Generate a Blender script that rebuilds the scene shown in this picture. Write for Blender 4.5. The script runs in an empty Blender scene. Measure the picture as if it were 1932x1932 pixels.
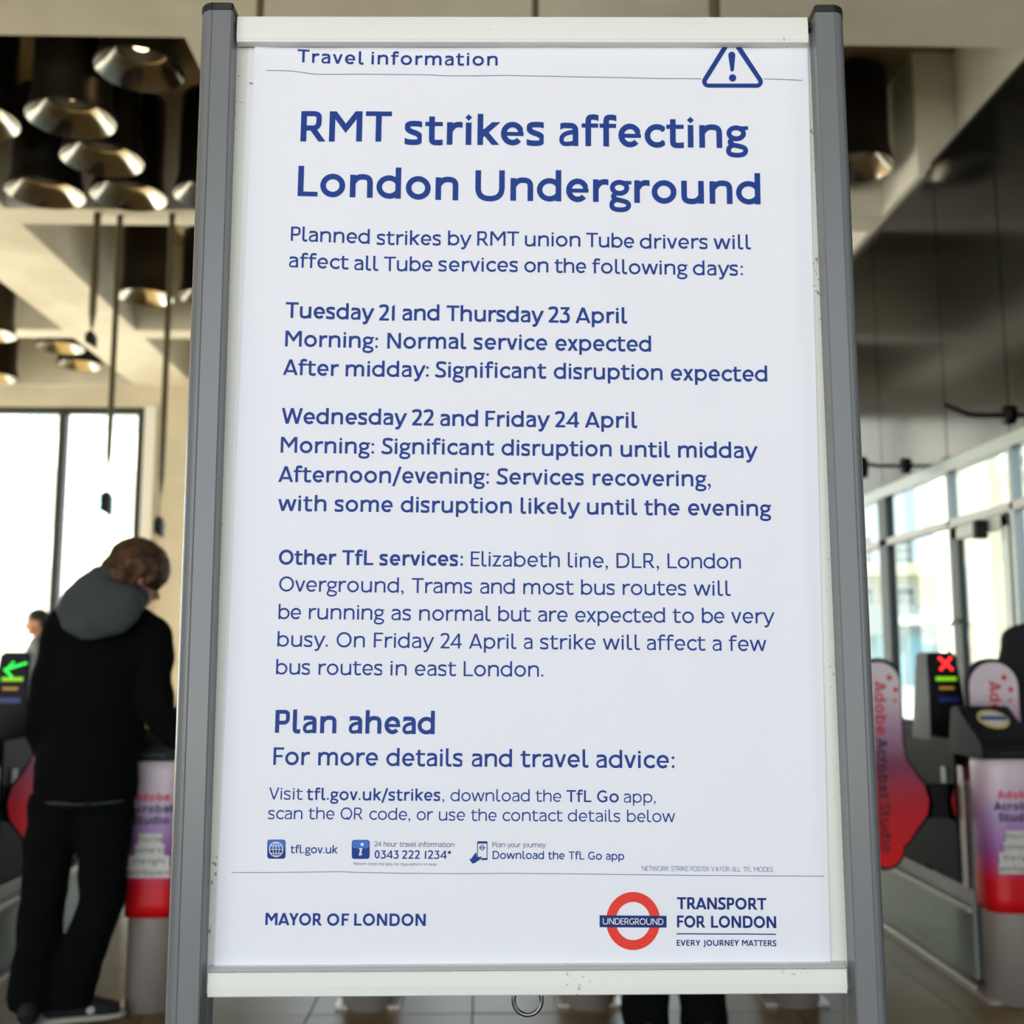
import bpy, bmesh, math, random
from mathutils import Vector, Matrix, noise
R = math.radians
random.seed(7)
SC = bpy.context.scene
COL = SC.collection

# ------------------------------------------------------------ camera, sky, sun, exposure
F, EYE = 2090.0, 1.3
YAW, PITCH = R(1.27733), R(7.46891)
CAM = Vector((0, 0, EYE))
FWD = Vector((math.sin(YAW)*math.cos(PITCH), math.cos(YAW)*math.cos(PITCH), math.sin(PITCH)))
RGT = Vector((math.cos(YAW), -math.sin(YAW), 0))
UPV = RGT.cross(FWD)
cd = bpy.data.cameras.new('camera'); cam = bpy.data.objects.new('camera', cd); COL.objects.link(cam)
cam.matrix_world = Matrix.Translation(CAM) @ Matrix((RGT, UPV, -FWD)).transposed().to_4x4()
cd.sensor_width = 24; cd.sensor_height = 24; cd.sensor_fit = 'HORIZONTAL'
cd.lens = 24*F/1932; cd.clip_start = .05; cd.clip_end = 500
cd.dof.use_dof = True; cd.dof.focus_distance = 1.2; cd.dof.aperture_fstop = 3.6
SC.camera = cam
SC.view_settings.view_transform = 'Standard'; SC.view_settings.look = 'None'
SC.view_settings.gamma = 1; SC.view_settings.use_curve_mapping = False
SC.view_settings.exposure = 0.42
wd = bpy.data.worlds.new('sky'); SC.world = wd; wd.use_nodes = True
bg = wd.node_tree.nodes['Background']
bg.inputs[0].default_value = (.80, .90, 1.0, 1); bg.inputs[1].default_value = 2.6
sd = bpy.data.lights.new('sun', 'SUN'); sd.energy = 50; sd.angle = R(1); sd.color = (1, .975, .93)
so = bpy.data.objects.new('sun', sd); COL.objects.link(so)
so.rotation_euler = Vector((1.8, .22, -1.0)).normalized().to_track_quat('-Z', 'Y').to_euler()

def ray(px, py):
    d = FWD + RGT*((px-966)/F) - UPV*((py-966)/F)
    return d/d.y
def at(px, py, Y): return CAM + ray(px, py)*Y       # point seen at that pixel, at distance Y down the hall

# ------------------------------------------------------------ helpers
def lin(c):
    c = c/255
    return c/12.92 if c <= .04045 else ((c+.055)/1.055)**2.4
def rgb(r, g, b): return (lin(r), lin(g), lin(b), 1)
def mat(name, col, rough=.5, metal=0, bump=0, bscale=60, var=0, vscale=8, emit=0, spec=.5, col2=None, detail=4):
    m = bpy.data.materials.new(name); m.use_nodes = True
    nt = m.node_tree; b = nt.nodes['Principled BSDF']
    b.inputs['Base Color'].default_value = col; b.inputs['Roughness'].default_value = rough
    b.inputs['Metallic'].default_value = metal; b.inputs['Specular IOR Level'].default_value = spec
    tc = nt.nodes.new('ShaderNodeTexCoord')
    if var or col2:
        n = nt.nodes.new('ShaderNodeTexNoise'); n.inputs['Scale'].default_value = vscale; n.inputs['Detail'].default_value = detail
        nt.links.new(tc.outputs['Object'], n.inputs['Vector'])
        r = nt.nodes.new('ShaderNodeValToRGB'); nt.links.new(n.outputs[0], r.inputs[0])
        r.color_ramp.elements[0].position = .35; r.color_ramp.elements[1].position = .68
        c2 = col2 or tuple(c*(1-var) for c in col[:3])+(1,)
        r.color_ramp.elements[0].color = c2; r.color_ramp.elements[1].color = col
        nt.links.new(r.outputs[0], b.inputs['Base Color'])
    if bump:
        n = nt.nodes.new('ShaderNodeTexNoise'); n.inputs['Scale'].default_value = bscale
        nt.links.new(tc.outputs['Object'], n.inputs['Vector'])
        u = nt.nodes.new('ShaderNodeBump'); u.inputs['Strength'].default_value = bump; u.inputs['Distance'].default_value = .01
        nt.links.new(n.outputs[0], u.inputs['Height']); nt.links.new(u.outputs[0], b.inputs['Normal'])
    if emit:
        b.inputs['Emission Color'].default_value = col; b.inputs['Emission Strength'].default_value = emit
    return m
def glassmat(name, tint, gloss=.9, rough=.0):
    m = bpy.data.materials.new(name); m.use_nodes = True; nt = m.node_tree; nt.nodes.clear()
    o = nt.nodes.new('ShaderNodeOutputMaterial'); mx = nt.nodes.new('ShaderNodeMixShader')
    t = nt.nodes.new('ShaderNodeBsdfTransparent'); t.inputs[0].default_value = tint
    g = nt.nodes.new('ShaderNodeBsdfGlossy'); g.inputs['Roughness'].default_value = rough; g.inputs[0].default_value = (gloss,)*3+(1,)
    f = nt.nodes.new('ShaderNodeLayerWeight'); f.inputs[0].default_value = .5
    pw = nt.nodes.new('ShaderNodeMath'); pw.operation = 'POWER'; pw.inputs[1].default_value = 4.5; nt.links.new(f.outputs['Facing'], pw.inputs[0])
    ma = nt.nodes.new('ShaderNodeMath'); ma.operation = 'MULTIPLY_ADD'; ma.inputs[1].default_value = .75; ma.inputs[2].default_value = .03; nt.links.new(pw.outputs[0], ma.inputs[0])
    nt.links.new(ma.outputs[0], mx.inputs[0]); nt.links.new(t.outputs[0], mx.inputs[1]); nt.links.new(g.outputs[0], mx.inputs[2])
    nt.links.new(mx.outputs[0], o.inputs[0]); return m

def link(o, parent=None):
    COL.objects.link(o)
    if parent: o.parent = parent
    return o
def obj(name, bm, m, parent=None, smooth=False):
    me = bpy.data.meshes.new(name)
    if not isinstance(bm, tuple):
        if smooth:
            for f in bm.faces: f.smooth = True
        bmesh.ops.recalc_face_normals(bm, faces=bm.faces[:])
        bm.to_mesh(me); bm.free()
    else:
        me.from_pydata(bm[0], [], bm[1])
        if smooth: me.polygons.foreach_set('use_smooth', [True]*len(me.polygons))
    for mm in (m if isinstance(m, list) else [m]): me.materials.append(mm)
    return link(bpy.data.objects.new(name, me), parent)
def empty(name, loc=(0, 0, 0), parent=None):
    o = bpy.data.objects.new(name, None); o.location = loc; o.empty_display_size = .1
    return link(o, parent)
def tag(o, label, cat, group=None):
    o['label'] = label; o['category'] = cat
    if group: o['group'] = group
    return o
def struct(o, label=None):
    o['kind'] = 'structure'
    if label: o['label'] = label
    return o
def lab(o, t): o['label'] = t; return o
def dup(o, parent=None):
    c = o.copy(); COL.objects.link(c); c.parent = parent
    for ch in list(o.children): dup(ch, c)
    return c
def box(bm, x0, x1, y0, y1, z0, z1, bev=0):
    r = bmesh.ops.create_cube(bm, size=1)
    vs = r['verts']
    for v in vs: v.co = Vector(((x0+x1)/2+v.co.x*(x1-x0), (y0+y1)/2+v.co.y*(y1-y0), (z0+z1)/2+v.co.z*(z1-z0)))
    if bev:
        es = {e for v in vs for e in v.link_edges}
        bmesh.ops.bevel(bm, geom=list(es), offset=bev, segments=2, affect='EDGES', profile=.5)
    return bm
def B(x0, x1, y0, y1, z0, z1, bev=0): return box(bmesh.new(), x0, x1, y0, y1, z0, z1, bev)
def prism(bm, pts, z0, z1, axis='z'):
    """polygon pts extruded along an axis"""
    def mk(p, t):
        if axis == 'z': return (p[0], p[1], t)
        if axis == 'y': return (p[0], t, p[1])
        return (t, p[0], p[1])
    a = [bm.verts.new(mk(p, z0)) for p in pts]; b = [bm.verts.new(mk(p, z1)) for p in pts]
    bm.faces.new(a); bm.faces.new(b[::-1])
    n = len(pts)
    for i in range(n): bm.faces.new((a[i], b[i], b[(i+1) % n], a[(i+1) % n]))
    return bm
def lathe(bm, prof, n=40, c=(0, 0, 0), close=True):
    rings = []
    for r, z in prof:
        rings.append([bm.verts.new((c[0]+r*math.cos(2*math.pi*i/n), c[1]+r*math.sin(2*math.pi*i/n), c[2]+z)) for i in range(n)])
    for a, b in zip(rings, rings[1:]):
        for i in range(n): bm.faces.new((a[i], a[(i+1) % n], b[(i+1) % n], b[i]))
    if close:
        bm.faces.new(rings[0]); bm.faces.new(rings[-1][::-1])
    return bm
def tube(bm, pts, rad, n=12, cap=True, round_cap=False):
    pts = [Vector(p) for p in pts]; rads = rad if isinstance(rad, (list, tuple)) else [rad]*len(pts)
    rings = []; prev = None
    for i, p in enumerate(pts):
        d = (pts[min(i+1, len(pts)-1)]-pts[max(i-1, 0)]).normalized()
        if prev is None: s = d.orthogonal().normalized()
        else: s = (prev-d*prev.dot(d)).normalized()
        prev = s; t = d.cross(s); rr = rads[i]
        ra, rb = rr if isinstance(rr, tuple) else (rr, rr)
        rings.append([bm.verts.new(p+s*math.cos(2*math.pi*k/n)*ra+t*math.sin(2*math.pi*k/n)*rb) for k in range(n)])
    for a, b in zip(rings, rings[1:]):
        for i in range(n): bm.faces.new((a[i], a[(i+1) % n], b[(i+1) % n], b[i]))
    if cap: bm.faces.new(rings[0][::-1]); bm.faces.new(rings[-1])
    return bm

# ------------------------------------------------------------ lettering: a monoline humanist sans, drawn with strokes
def clip_poly(poly, a, b, c):                      # keep a*x+b*y <= c
    out = []
    for i in range(len(poly)):
        p, q = poly[i], poly[(i+1) % len(poly)]
        dp, dq = a*p[0]+b*p[1]-c, a*q[0]+b*q[1]-c
        if dp <= 0: out.append(p)
        if (dp < 0 < dq) or (dq < 0 < dp):
            t = dp/(dp-dq); out.append((p[0]+(q[0]-p[0])*t, p[1]+(q[1]-p[1])*t))
    return out
class Pen:
    def __init__(s, w): s.w = w; s.polys = []
    def stroke(s, pts, w=None, lo=None, hi=None, bot=None, top=None, close=False):
        h = (w or s.w)/2; n = len(pts); L = []
        for i, p in enumerate(pts):
            a = pts[i-1] if (i > 0 or close) else p
            b = pts[(i+1) % n] if (i < n-1 or close) else p
            dx, dy = b[0]-a[0], b[1]-a[1]; l = math.hypot(dx, dy) or 1
            nx, ny = -dy/l*h, dx/l*h
            L.append(((p[0]+nx, p[1]+ny), (p[0]-nx, p[1]-ny)))
        rng = range(n if close else n-1)
        for i in rng:
            a, b = L[i], L[(i+1) % n]; q = [a[0], b[0], b[1], a[1]]
            if lo is not None: q = clip_poly(q, -1, 0, -lo)
            if hi is not None and len(q) > 2: q = clip_poly(q, 1, 0, hi)
            if bot is not None and len(q) > 2: q = clip_poly(q, 0, -1, -bot)
            if top is not None and len(q) > 2: q = clip_poly(q, 0, 1, top)
            if len(q) > 2: s.polys.append(q)
    def line(s, x0, y0, x1, y1, **k): s.stroke([(x0, y0), (x1, y1)], **k)
    def diag(s, x0, y0, x1, y1, bot=0, top=1, w=None, **k):   # a slanted stroke cut flat at bot and top
        e = .3; dx, dy = x1-x0, y1-y0; l = math.hypot(dx, dy)
        s.stroke([(x0-dx/l*e, y0-dy/l*e), (x1+dx/l*e, y1+dy/l*e)], bot=bot, top=top, w=w, **k)
    def ell(s, cx, cy, rx, ry, a0=0, a1=360, n=40, **k):
        full = abs(a1-a0) >= 360
        m = n if full else n+1
        s.stroke([(cx+rx*math.cos(R(a0+(a1-a0)*i/n)), cy+ry*math.sin(R(a0+(a1-a0)*i/n))) for i in range(m)], close=full, **k)
    def curve(s, start, *segs, **k):
        pts = [start]; n = 9
        for g in segs:
            p0 = pts[-1]
            if len(g) == 2: pts.append(g)
            else:
                x1, y1, x2, y2, x3, y3 = g
                for i in range(1, n+1):
                    t = i/n; u = 1-t
                    pts.append((u**3*p0[0]+3*u*u*t*x1+3*u*t*t*x2+t**3*x3, u**3*p0[1]+3*u*u*t*y1+3*u*t*t*y2+t**3*y3))
        s.stroke(pts, **k)
    def diamond(s, cx, cy, r): s.polys.append([(cx-r, cy), (cx, cy-r), (cx+r, cy), (cx, cy+r)])
    def dot(s, cx, cy, r): s.polys.append([(cx+r*math.cos(k*math.pi/8), cy+r*math.sin(k*math.pi/8)) for k in range(16)])

def glyph(ch, w):
    """polygons, ink width, left and right bearing; cap height = 1, x-height = .75"""
    p = Pen(w); h = w/2; X = .75; b = w*.84; g = b/2; dr = w*.36+.045; ST, RD = .105, .075
    def ret(W, l, r): return p.polys, W, l, r
    if ch == 'o': p.ell(.4, X/2, .4-h, X/2-h+.015); return ret(.80, RD, RD)
    if ch == 'c': p.ell(.4, X/2, .4-h, X/2-h+.015, 38, 322, hi=.655); return ret(.655, RD, .035)
    if ch == 'e':
        p.ell(.37, X/2, .37-h, X/2-h+.015, -2, 318, hi=.70); p.line(h, .365, .725, .365, w=b*.86); return ret(.735, RD, .055)
    if ch == 'a':
        p.curve((-.02, .575), (.10, .70, .20, X-g, .31, X-g), (.46, X-g, .63-h, .66, .63-h, .48), (.63-h, 0), lo=.05)
        p.curve((.63-h, .465), (.40, .46, h, .42, h, .215), (h, .07, .18, g-.02, .27, g-.012), (.40, g, .50, .07+g*.3, .63-h, .16), w=b*.95)
        return ret(.63, .06, .085)
    if ch in 'dq':
        p.ell(.39, X/2, .39-h+.02, X/2-h+.015, hi=.77-h, w=w*.97)
        if ch == 'd': p.line(.77-h, 0, .77-h, 1.03)
        else: p.line(.77-h, -.26, .77-h, X)
        return ret(.77, RD-.02, ST)
    if ch in 'bp':
        p.ell(.38, X/2, .39-h+.01, X/2-h+.015, lo=h, w=w*.97)
        if ch == 'b': p.line(h, 0, h, 1.03)
        else: p.line(h, -.26, h, X)
        return ret(.77, ST, RD)
    if ch in 'nhmr':
        p.line(h, 0, h, 1.03 if ch == 'h' else X-.005)
        if ch == 'r':
            p.curve((h*.9, .42), (w*.9, .60, .24, X-h+.01, .40, X-h+.012), (.44, X-h+.01, .47, X-h, .54, X-h-.02), hi=.50); return ret(.50, ST, .015)
        def arch(x0, x1):
            p.curve((x0-h*.3, .45), (x0+h*.8, .62, x0+.15*1, X-g+.01, x0+(x1-x0)*.53, X-g+.01), (x1-.10, X-g+.01, x1, .66, x1, .47), (x1, 0))
        if ch == 'm': arch(h+.01, .605); arch(.605, 1.17-h); return ret(1.17, ST, ST)
        arch(h+.01, .735-h); return ret(.735, ST, ST)
    if ch == 'u':
        p.line(.73-h, 0, .73-h, X); x0, x1 = .73-h, h
        p.curve((x0+h*.3, .30), (x0-h*.8, .13, x0-.15, g-.01, x0-(x0-x1)*.53, g-.01), (x1+.10, g-.01, x1, .09, x1, .28), (x1, X)); return ret(.73, ST, ST)
    if ch == 's':
        p.curve((.62, .625), (.50, .685, .42, X-g+.01, .31, X-g+.01), (.18, X-g+.01, h, .67, h, .57), (h, .47, .18, .43, .30, .39),
                (.44, .345, .60-h, .29, .60-h, .19), (.60-h, .09, .44, g-.012, .29, g-.012), (.17, g-.012, .08, .07, -.02, .125), lo=.01, hi=.555)
        return ret(.60, .04, .05)
    if ch == 't':
        p.line(0, X-g*.9, .56, X-g*.9, w=b*.9)
        p.curve((.12+h, .93), (.12+h, .23), (.12+h, .09, .24, g-.01, .38, g-.01), (.44, g-.01, .50, .06, .62, .095), hi=.56); return ret(.56, .03, .045)
    if ch == 'f':
        p.line(0, X-g*.9, .53, X-g*.9, w=b*.9)
        p.curve((.12+h, 0), (.12+h, .78), (.12+h, .95, .24, 1.04-g, .38, 1.04-g), (.44, 1.04-g, .48, 1.03-g, .60, .985-g), hi=.54); return ret(.54, .045, .012)
    if ch in 'ij':
        if ch == 'i': p.line(h, 0, h, X-.01)
        else: p.curve((h, X), (h, -.08), (h, -.2, -.05, -.25, -.16, -.25), w=w)
        p.diamond(h, .905, dr); return ret(w, ST, ST)
    if ch == 'k':
        p.line(h, 0, h, 1.03); p.diag(w*.9, .36, .60, X, top=X, bot=.2, lo=w*.9); p.diag(.24, .42, .58, 0, top=.53, lo=w); return ret(.68, ST, .015)
    if ch == 'l':
        p.curve((h, 1.03), (h, .21), (h, .07, .15, g-.01, .26, g-.01), (.30, g-.01, .33, g, .40, g+.03), hi=.345); return ret(.345, ST, .06)
    if ch == 'g':
        p.ell(.315, .485, .315-h*.9, .255-h*.8, w=w*.88); p.line(.42, .655, .70, .665, w=b*.78)
        p.curve((.19, .275), (.10, .235, .07, .15, .20, .105), (.34, .06, .70-h, .05, .70-h, -.075), (.70-h, -.19, .50, -.315+g, .34, -.315+g),
                (.17, -.315+g, h-.03, -.21, h-.03, -.10), (h-.03, -.02, .08, .04, .22, .10), w=w*.86)
        return ret(.70, RD-.02, .01)
    if ch == 'v': p.diag(h*1.05, X, .35, 0, top=X); p.diag(.70-h*1.05, X, .35, 0, top=X); return ret(.70, .015, .015)
    if ch == 'y':
        p.diag(h*1.05, X, .36, .02, top=X, bot=.0)
        p.curve((.80, X+.16), (.335, -.10), (.29, -.20, .23, -.25+g*.3, .08, -.25+g*.9), top=X, lo=.09); return ret(.73, .015, .015)
    if ch == 'w':
        for a, c in ((h, .30), (.57, .30), (.57, .84), (1.14-h, .84)): p.diag(a, X, c, 0, top=X)
        return ret(1.14, .015, .015)
    if ch == 'x': p.diag(h*1.2, X, .67-h*1.2, 0, top=X); p.diag(h*1.2, 0, .67-h*1.2, X, top=X); return ret(.67, .02, .02)
    if ch == 'z': p.line(.02, X-g, .58, X-g, w=b); p.line(0, g, .60, g, w=b); p.diag(h*1.1, 0, .58-h*1.1, X, top=X); return ret(.60, .05, .05)
    if ch == '.': p.diamond(dr, dr*.95, dr); return ret(2*dr, .06, .08)
    if ch == ',':
        p.diamond(dr, dr*.95, dr); p.polys.append([(dr*2, dr*.95), (dr*.9, dr*.3), (dr*1.15, -dr*.4), (dr*.25, -dr*2.1), (dr*.75, -dr*2.0), (dr*1.95, -dr*.3)]); return ret(2*dr, .06, .08)
    if ch == ':': p.diamond(dr, dr*.95, dr); p.diamond(dr, .60, dr); return ret(2*dr, .08, .08)
    if ch == '/': p.diag(h, -.2, .50, 1.04, bot=-.2, top=1.04); return ret(.50+h, .0, .0)
    if ch == "'": p.line(h, .72, h, 1.0); return ret(w, .06, .04)
    if ch == '*':
        for k in range(3): p.line(.2-.2*math.sin(R(60*k)), .8-.2*math.cos(R(60*k)), .2+.2*math.sin(R(60*k)), .8+.2*math.cos(R(60*k)), w=w*.75)
        return ret(.4, .04, .04)
    if ch == '|': p.line(h, 0, h, 1); return ret(w, .2, .12)
    # ---- capitals
    if ch == 'A': p.diag(.05+h*.3, 0, .46, 1); p.diag(.87-h*.3, 0, .46, 1); p.line(.2, .25, .72, .25, w=b); return ret(.92, .01, .01)
    if ch == 'B':
        p.line(h, 0, h, 1)
        for y0, y1, r in ((.50, 1, .60), (0, .53, .66)):
            p.curve((h, y1-g), (r-.3, y1-g), (r-h-.02, y1-g, r-h, y1-.1, r-h, (y0+y1)/2), (r-h, y0+.1, r-h-.02, y0+g, r-.3, y0+g), (h, y0+g), w=b)
        return ret(.66, ST, .05)
    if ch == 'C': p.ell(.5, .5, .5-h, .515-h, 47, 313, hi=.84); return ret(.84, RD, .03)
    if ch == 'G': p.ell(.5, .5, .5-h, .515-h, 47, 310, hi=.88); p.line(.88-h, .10, .88-h, .50); p.line(.56, .50-g, .88, .50-g, w=b); return ret(.88, RD, .08)
    if ch == 'D':
        p.line(h, 0, h, 1); p.curve((h, 1-g), (.34, 1-g), (.70, 1-g, .87-h, .77, .87-h, .5), (.87-h, .23, .70, g, .34, g), (h, g)); return ret(.87, ST, RD)
    if ch == 'E':
        p.line(h, 0, h, 1)
        for y, x in ((g, .60), (.52, .55), (1-g, .60)): p.line(h, y, x, y, w=b)
        return ret(.60, ST, .05)
    if ch == 'F':
        p.line(h, 0, h, 1)
        for y, x in ((.50, .54), (1-g, .62)): p.line(h, y, x, y, w=b)
        return ret(.62, ST, .03)
    if ch == 'H': p.line(h, 0, h, 1); p.line(.84-h, 0, .84-h, 1); p.line(h, .52, .8, .52, w=b); return ret(.84, ST, ST)
    if ch == 'I': p.line(h, 0, h, 1); return ret(w, ST, ST)
    if ch == 'J': p.curve((.36-h, 1), (.36-h, .05), (.36-h, -.08, .20, -.15, .02, -.14)); return ret(.36, .0, ST)
    if ch == 'K': p.line(h, 0, h, 1); p.diag(w*.8, .45, .66, 1, bot=.3, lo=w*.8); p.diag(.27, .58, .70, 0, top=.68, lo=w); return ret(.78, ST, .01)
    if ch == 'L': p.line(h, 0, h, 1); p.line(h, g, .64, g, w=b); return ret(.64, ST, .03)
    if ch == 'M':
        p.line(h, 0, h, 1); p.line(1.04-h, 0, 1.04-h, 1)
        p.diag(h*1.2, 1, .52, .30+h*1.5, bot=.2, hi=.52); p.diag(1.04-h*1.2, 1, .52, .30+h*1.5, bot=.2, lo=.52); return ret(1.04, ST, ST)
    if ch == 'N': p.line(h, 0, h, 1); p.line(.87-h, 0, .87-h, 1); p.diag(h*1.15, 1, .87-h*1.15, 0); return ret(.87, ST, ST)
    if ch in 'OQ':
        p.ell(.51, .5, .51-h, .515-h)
        if ch == 'Q': p.diag(.52, .22, .80, -.05, bot=-.03, top=.2)
        return ret(1.02, RD, RD)
    if ch in 'PR':
        W = .66
        p.line(h, 0, h, 1); p.curve((h, 1-g), (.36, 1-g), (.56, 1-g, W-h, .87, W-h, .71), (W-h, .55, .54, .43+g*.2, .36, .43+g*.2), (h, .43+g*.2), w=w*.93)
        if ch == 'R': p.diag(.36, .45, .68, 0, top=.45); return ret(.80, ST, .01)
        return ret(W, ST, .05)
    if ch == 'S':
        p.curve((.64, .85), (.56, .96, .46, 1.01-g, .34, 1.01-g), (.18, 1.01-g, .02+h, .90, .02+h, .75), (.02+h, .62, .20, .57, .33, .51),
                (.48, .45, .66-h, .39, .66-h, .25), (.66-h, .10, .48, g-.01, .31, g-.01), (.18, g-.01, .07, .05, .0, .17)); return ret(.66, .05, .05)
    if ch == 'T': p.line(.41, 0, .41, 1); p.line(0, 1-g, .82, 1-g, w=b); return ret(.82, .02, .02)
    if ch == 'U': p.curve((h, 1), (h, .42), (h, .12, .30, g-.015, .475, g-.015), (.65, g-.015, .95-h, .12, .95-h, .42), (.95-h, 1)); return ret(.95, ST, ST)
    if ch == 'V': p.diag(h, 1, .42, 0); p.diag(.84-h, 1, .42, 0); return ret(.84, .01, .01)
    if ch == 'W':
        for a, c in ((h, .36), (.665, .36), (.665, .97), (1.33-h, .97)): p.diag(a, 1, c, 0)
        return ret(1.33, .01, .01)
    if ch == 'Y': p.line(.4, 0, .4, .45); p.diag(h, 1, .4, .40, bot=.38); p.diag(.8-h, 1, .4, .40, bot=.38); return ret(.80, .01, .01)
    # ---- figures
    if ch == '0': p.ell(.31, .5, .31-h, .515-h); return ret(.62, .06, .06)
    if ch == '1': p.stroke([(h, 0), (h, .93)]); p.polys.append([(0, .93), (w, .93), (w, 1.03), (0, .87)]); return ret(w, .14, .12)
    if ch == '2':
        p.curve((.03, .83), (.08, .95, .18, 1.02-g, .30, 1.02-g), (.45, 1.02-g, .58-h, .90, .58-h, .74), (.58-h, .56, .32, .38, .08, g)); p.line(.0, g, .60, g, w=b); return ret(.60, .05, .05)
    if ch == '3':
        p.line(.03, 1-g, .58, 1-g, w=b); p.diag(.50, 1-g, .26, .58, top=1-g, bot=.55, w=w*.85)
        p.curve((.24, .60), (.46, .62, .60-h, .48, .60-h, .31), (.60-h, .12, .44, g-.01, .28, g-.01), (.16, g-.01, .07, .06, .0, .15)); return ret(.60, .05, .05)
    if ch == '4': p.line(.55, 0, .55, .99); p.line(.0, .27, .74, .27, w=b); p.diag(.04, .26, .53, .97, bot=.2, top=1.0, w=w*.8, hi=.6); return ret(.74, .03, .03)
    return ret(.3, 0, 0)

def word_polys(s, w):
    """laid-out polygons in cap units plus total ink width, natural spacing"""
    out = []; x = 0
    for i, ch in enumerate(s):
        P, W, l, r = glyph(ch, w)
        if i: x += l
        out.append((P, x)); x += W + (r if i < len(s)-1 else 0)
        last = x
    return out, last
# ------------------------------------------------------------ materials
M = {}
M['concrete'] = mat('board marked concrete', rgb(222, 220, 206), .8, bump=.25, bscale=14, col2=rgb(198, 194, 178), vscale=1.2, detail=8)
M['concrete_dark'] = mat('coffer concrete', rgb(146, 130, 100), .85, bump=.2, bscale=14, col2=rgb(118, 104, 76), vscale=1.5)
M['render'] = mat('cream render', rgb(214, 206, 184), .8, var=.12, vscale=2)
M['tile'] = [mat('floor stone', rgb(c, c-22, c-62), .38, bump=.04, bscale=30, var=.22, vscale=5, detail=8) for c in (130, 122, 137)]
M['grout'] = mat('floor grout', rgb(74, 66, 50), .8)
M['granite'] = mat('polished dark panel', rgb(18, 20, 20), .14, var=.3, vscale=2, spec=.5)
M['joint'] = mat('panel joint', rgb(18, 18, 18), .5)
M['steel'] = mat('brushed steel', rgb(206, 196, 188), .36, .45, bump=.05, bscale=200)
M['steel_dark'] = mat('dark bronze metal', rgb(58, 54, 46), .32, 1)
M['polish'] = mat('polished reflector', rgb(170, 164, 150), .16, 1)
M['frame_dark'] = mat('dark window frame', rgb(44, 50, 50), .45, spec=.4)
M['frame_grey'] = mat('grey anodised frame', rgb(150, 152, 148), .35, .8)
M['black'] = mat('black plastic', rgb(20, 21, 22), .55, spec=.25)
M['blackgloss'] = mat('black display housing', rgb(16, 17, 19), .45, spec=.25)
M['glass'] = glassmat('clear glazing', (.96, .98, .97, 1))
M['glass_tint'] = glassmat('tinted glazing', (.60, .66, .67, 1))
M['glass_side'] = glassmat('gate glass', (.84, .87, .84, 1))
M['stone_l'] = mat('pale sunlit stone', rgb(228, 222, 206), .9, var=.08, vscale=.4)
M['stone_r'] = mat('cream stone facade', rgb(206, 196, 168), .9, var=.12, vscale=.5)
M['pane_pale'] = mat('pale far pane', rgb(176, 204, 208), .3); M['pane'] = mat('far window pane', rgb(92, 118, 132), .15)
M['pane_dark'] = mat('dark far pane', rgb(52, 62, 70), .15)
M['white'] = mat('white painted', rgb(232, 232, 228), .6)
M['street'] = mat('street paving', rgb(168, 164, 156), .9, var=.15, vscale=.6)
# poster stand
M['post'] = mat('grey powder coat', rgb(116, 119, 123), .27, bump=.06, bscale=900, var=.05, vscale=30, spec=.5)
M['post_in'] = M['post']
M['cap'] = mat('black end cap', rgb(38, 39, 39), .3, bump=.05, bscale=300)
def grimy(name, base, dirt, scale, thr, rough=.4, edge=None):
    m = mat(name, base, rough); nt = m.node_tree; b = nt.nodes['Principled BSDF']
    tc = nt.nodes.new('ShaderNodeTexCoord'); n = nt.nodes.new('ShaderNodeTexNoise'); n.inputs['Scale'].default_value = scale; n.inputs['Detail'].default_value = 10
    n2 = nt.nodes.new('ShaderNodeTexNoise'); n2.inputs['Scale'].default_value = 9; n2.inputs['Detail'].default_value = 3
    mu = nt.nodes.new('ShaderNodeMath'); mu.operation = 'MULTIPLY'; ra = nt.nodes.new('ShaderNodeValToRGB')
    ra.color_ramp.elements[0].position = thr; ra.color_ramp.elements[1].position = thr+.06
    nt.links.new(tc.outputs['Object'], n.inputs['Vector']); nt.links.new(tc.outputs['Object'], n2.inputs['Vector'])
    nt.links.new(n.outputs[0], mu.inputs[0]); nt.links.new(n2.outputs[0], mu.inputs[1])
    src = mu.outputs[0]
    if edge:                       # wear grows towards the two long edges that rub against the posts
        sx = nt.nodes.new('ShaderNodeSeparateXYZ'); nt.links.new(tc.outputs['Object'], sx.inputs[0])
        a = nt.nodes.new('ShaderNodeMath'); a.operation = 'ABSOLUTE'; nt.links.new(sx.outputs[0], a.inputs[0])
        mr = nt.nodes.new('ShaderNodeMapRange'); mr.inputs[1].default_value = edge[0]; mr.inputs[2].default_value = edge[1]; mr.inputs[4].default_value = edge[2]
        nt.links.new(a.outputs[0], mr.inputs[0]); ad = nt.nodes.new('ShaderNodeMath'); nt.links.new(src, ad.inputs[0]); nt.links.new(mr.outputs[0], ad.inputs[1]); src = ad.outputs[0]
    nt.links.new(src, ra.inputs[0]); ra.color_ramp.elements[0].color = base; ra.color_ramp.elements[1].color = dirt
    nt.links.new(ra.outputs[0], b.inputs['Base Color']); return m
M['post'] = grimy('grey powder coat with scuffs', rgb(116, 119, 123), rgb(176, 178, 178), 800, .455, .27)
M['rail'] = grimy('white snap rail', rgb(232, 234, 230), rgb(176, 170, 156), 160, .43)
M['panel'] = grimy('white backing panel', rgb(228, 230, 224), rgb(150, 144, 130), 220, .42, edge=(.322, .338, .10))
M['lip'] = mat('rail lip shade grey', rgb(170, 174, 172), .5)  # shade on the recessed lip is put into this grey
M['paper'] = mat('poster paper', rgb(236, 238, 248), .5, spec=.25)
M['paper2'] = mat('under sheet paper', rgb(240, 240, 244), .5, spec=.25)
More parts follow.
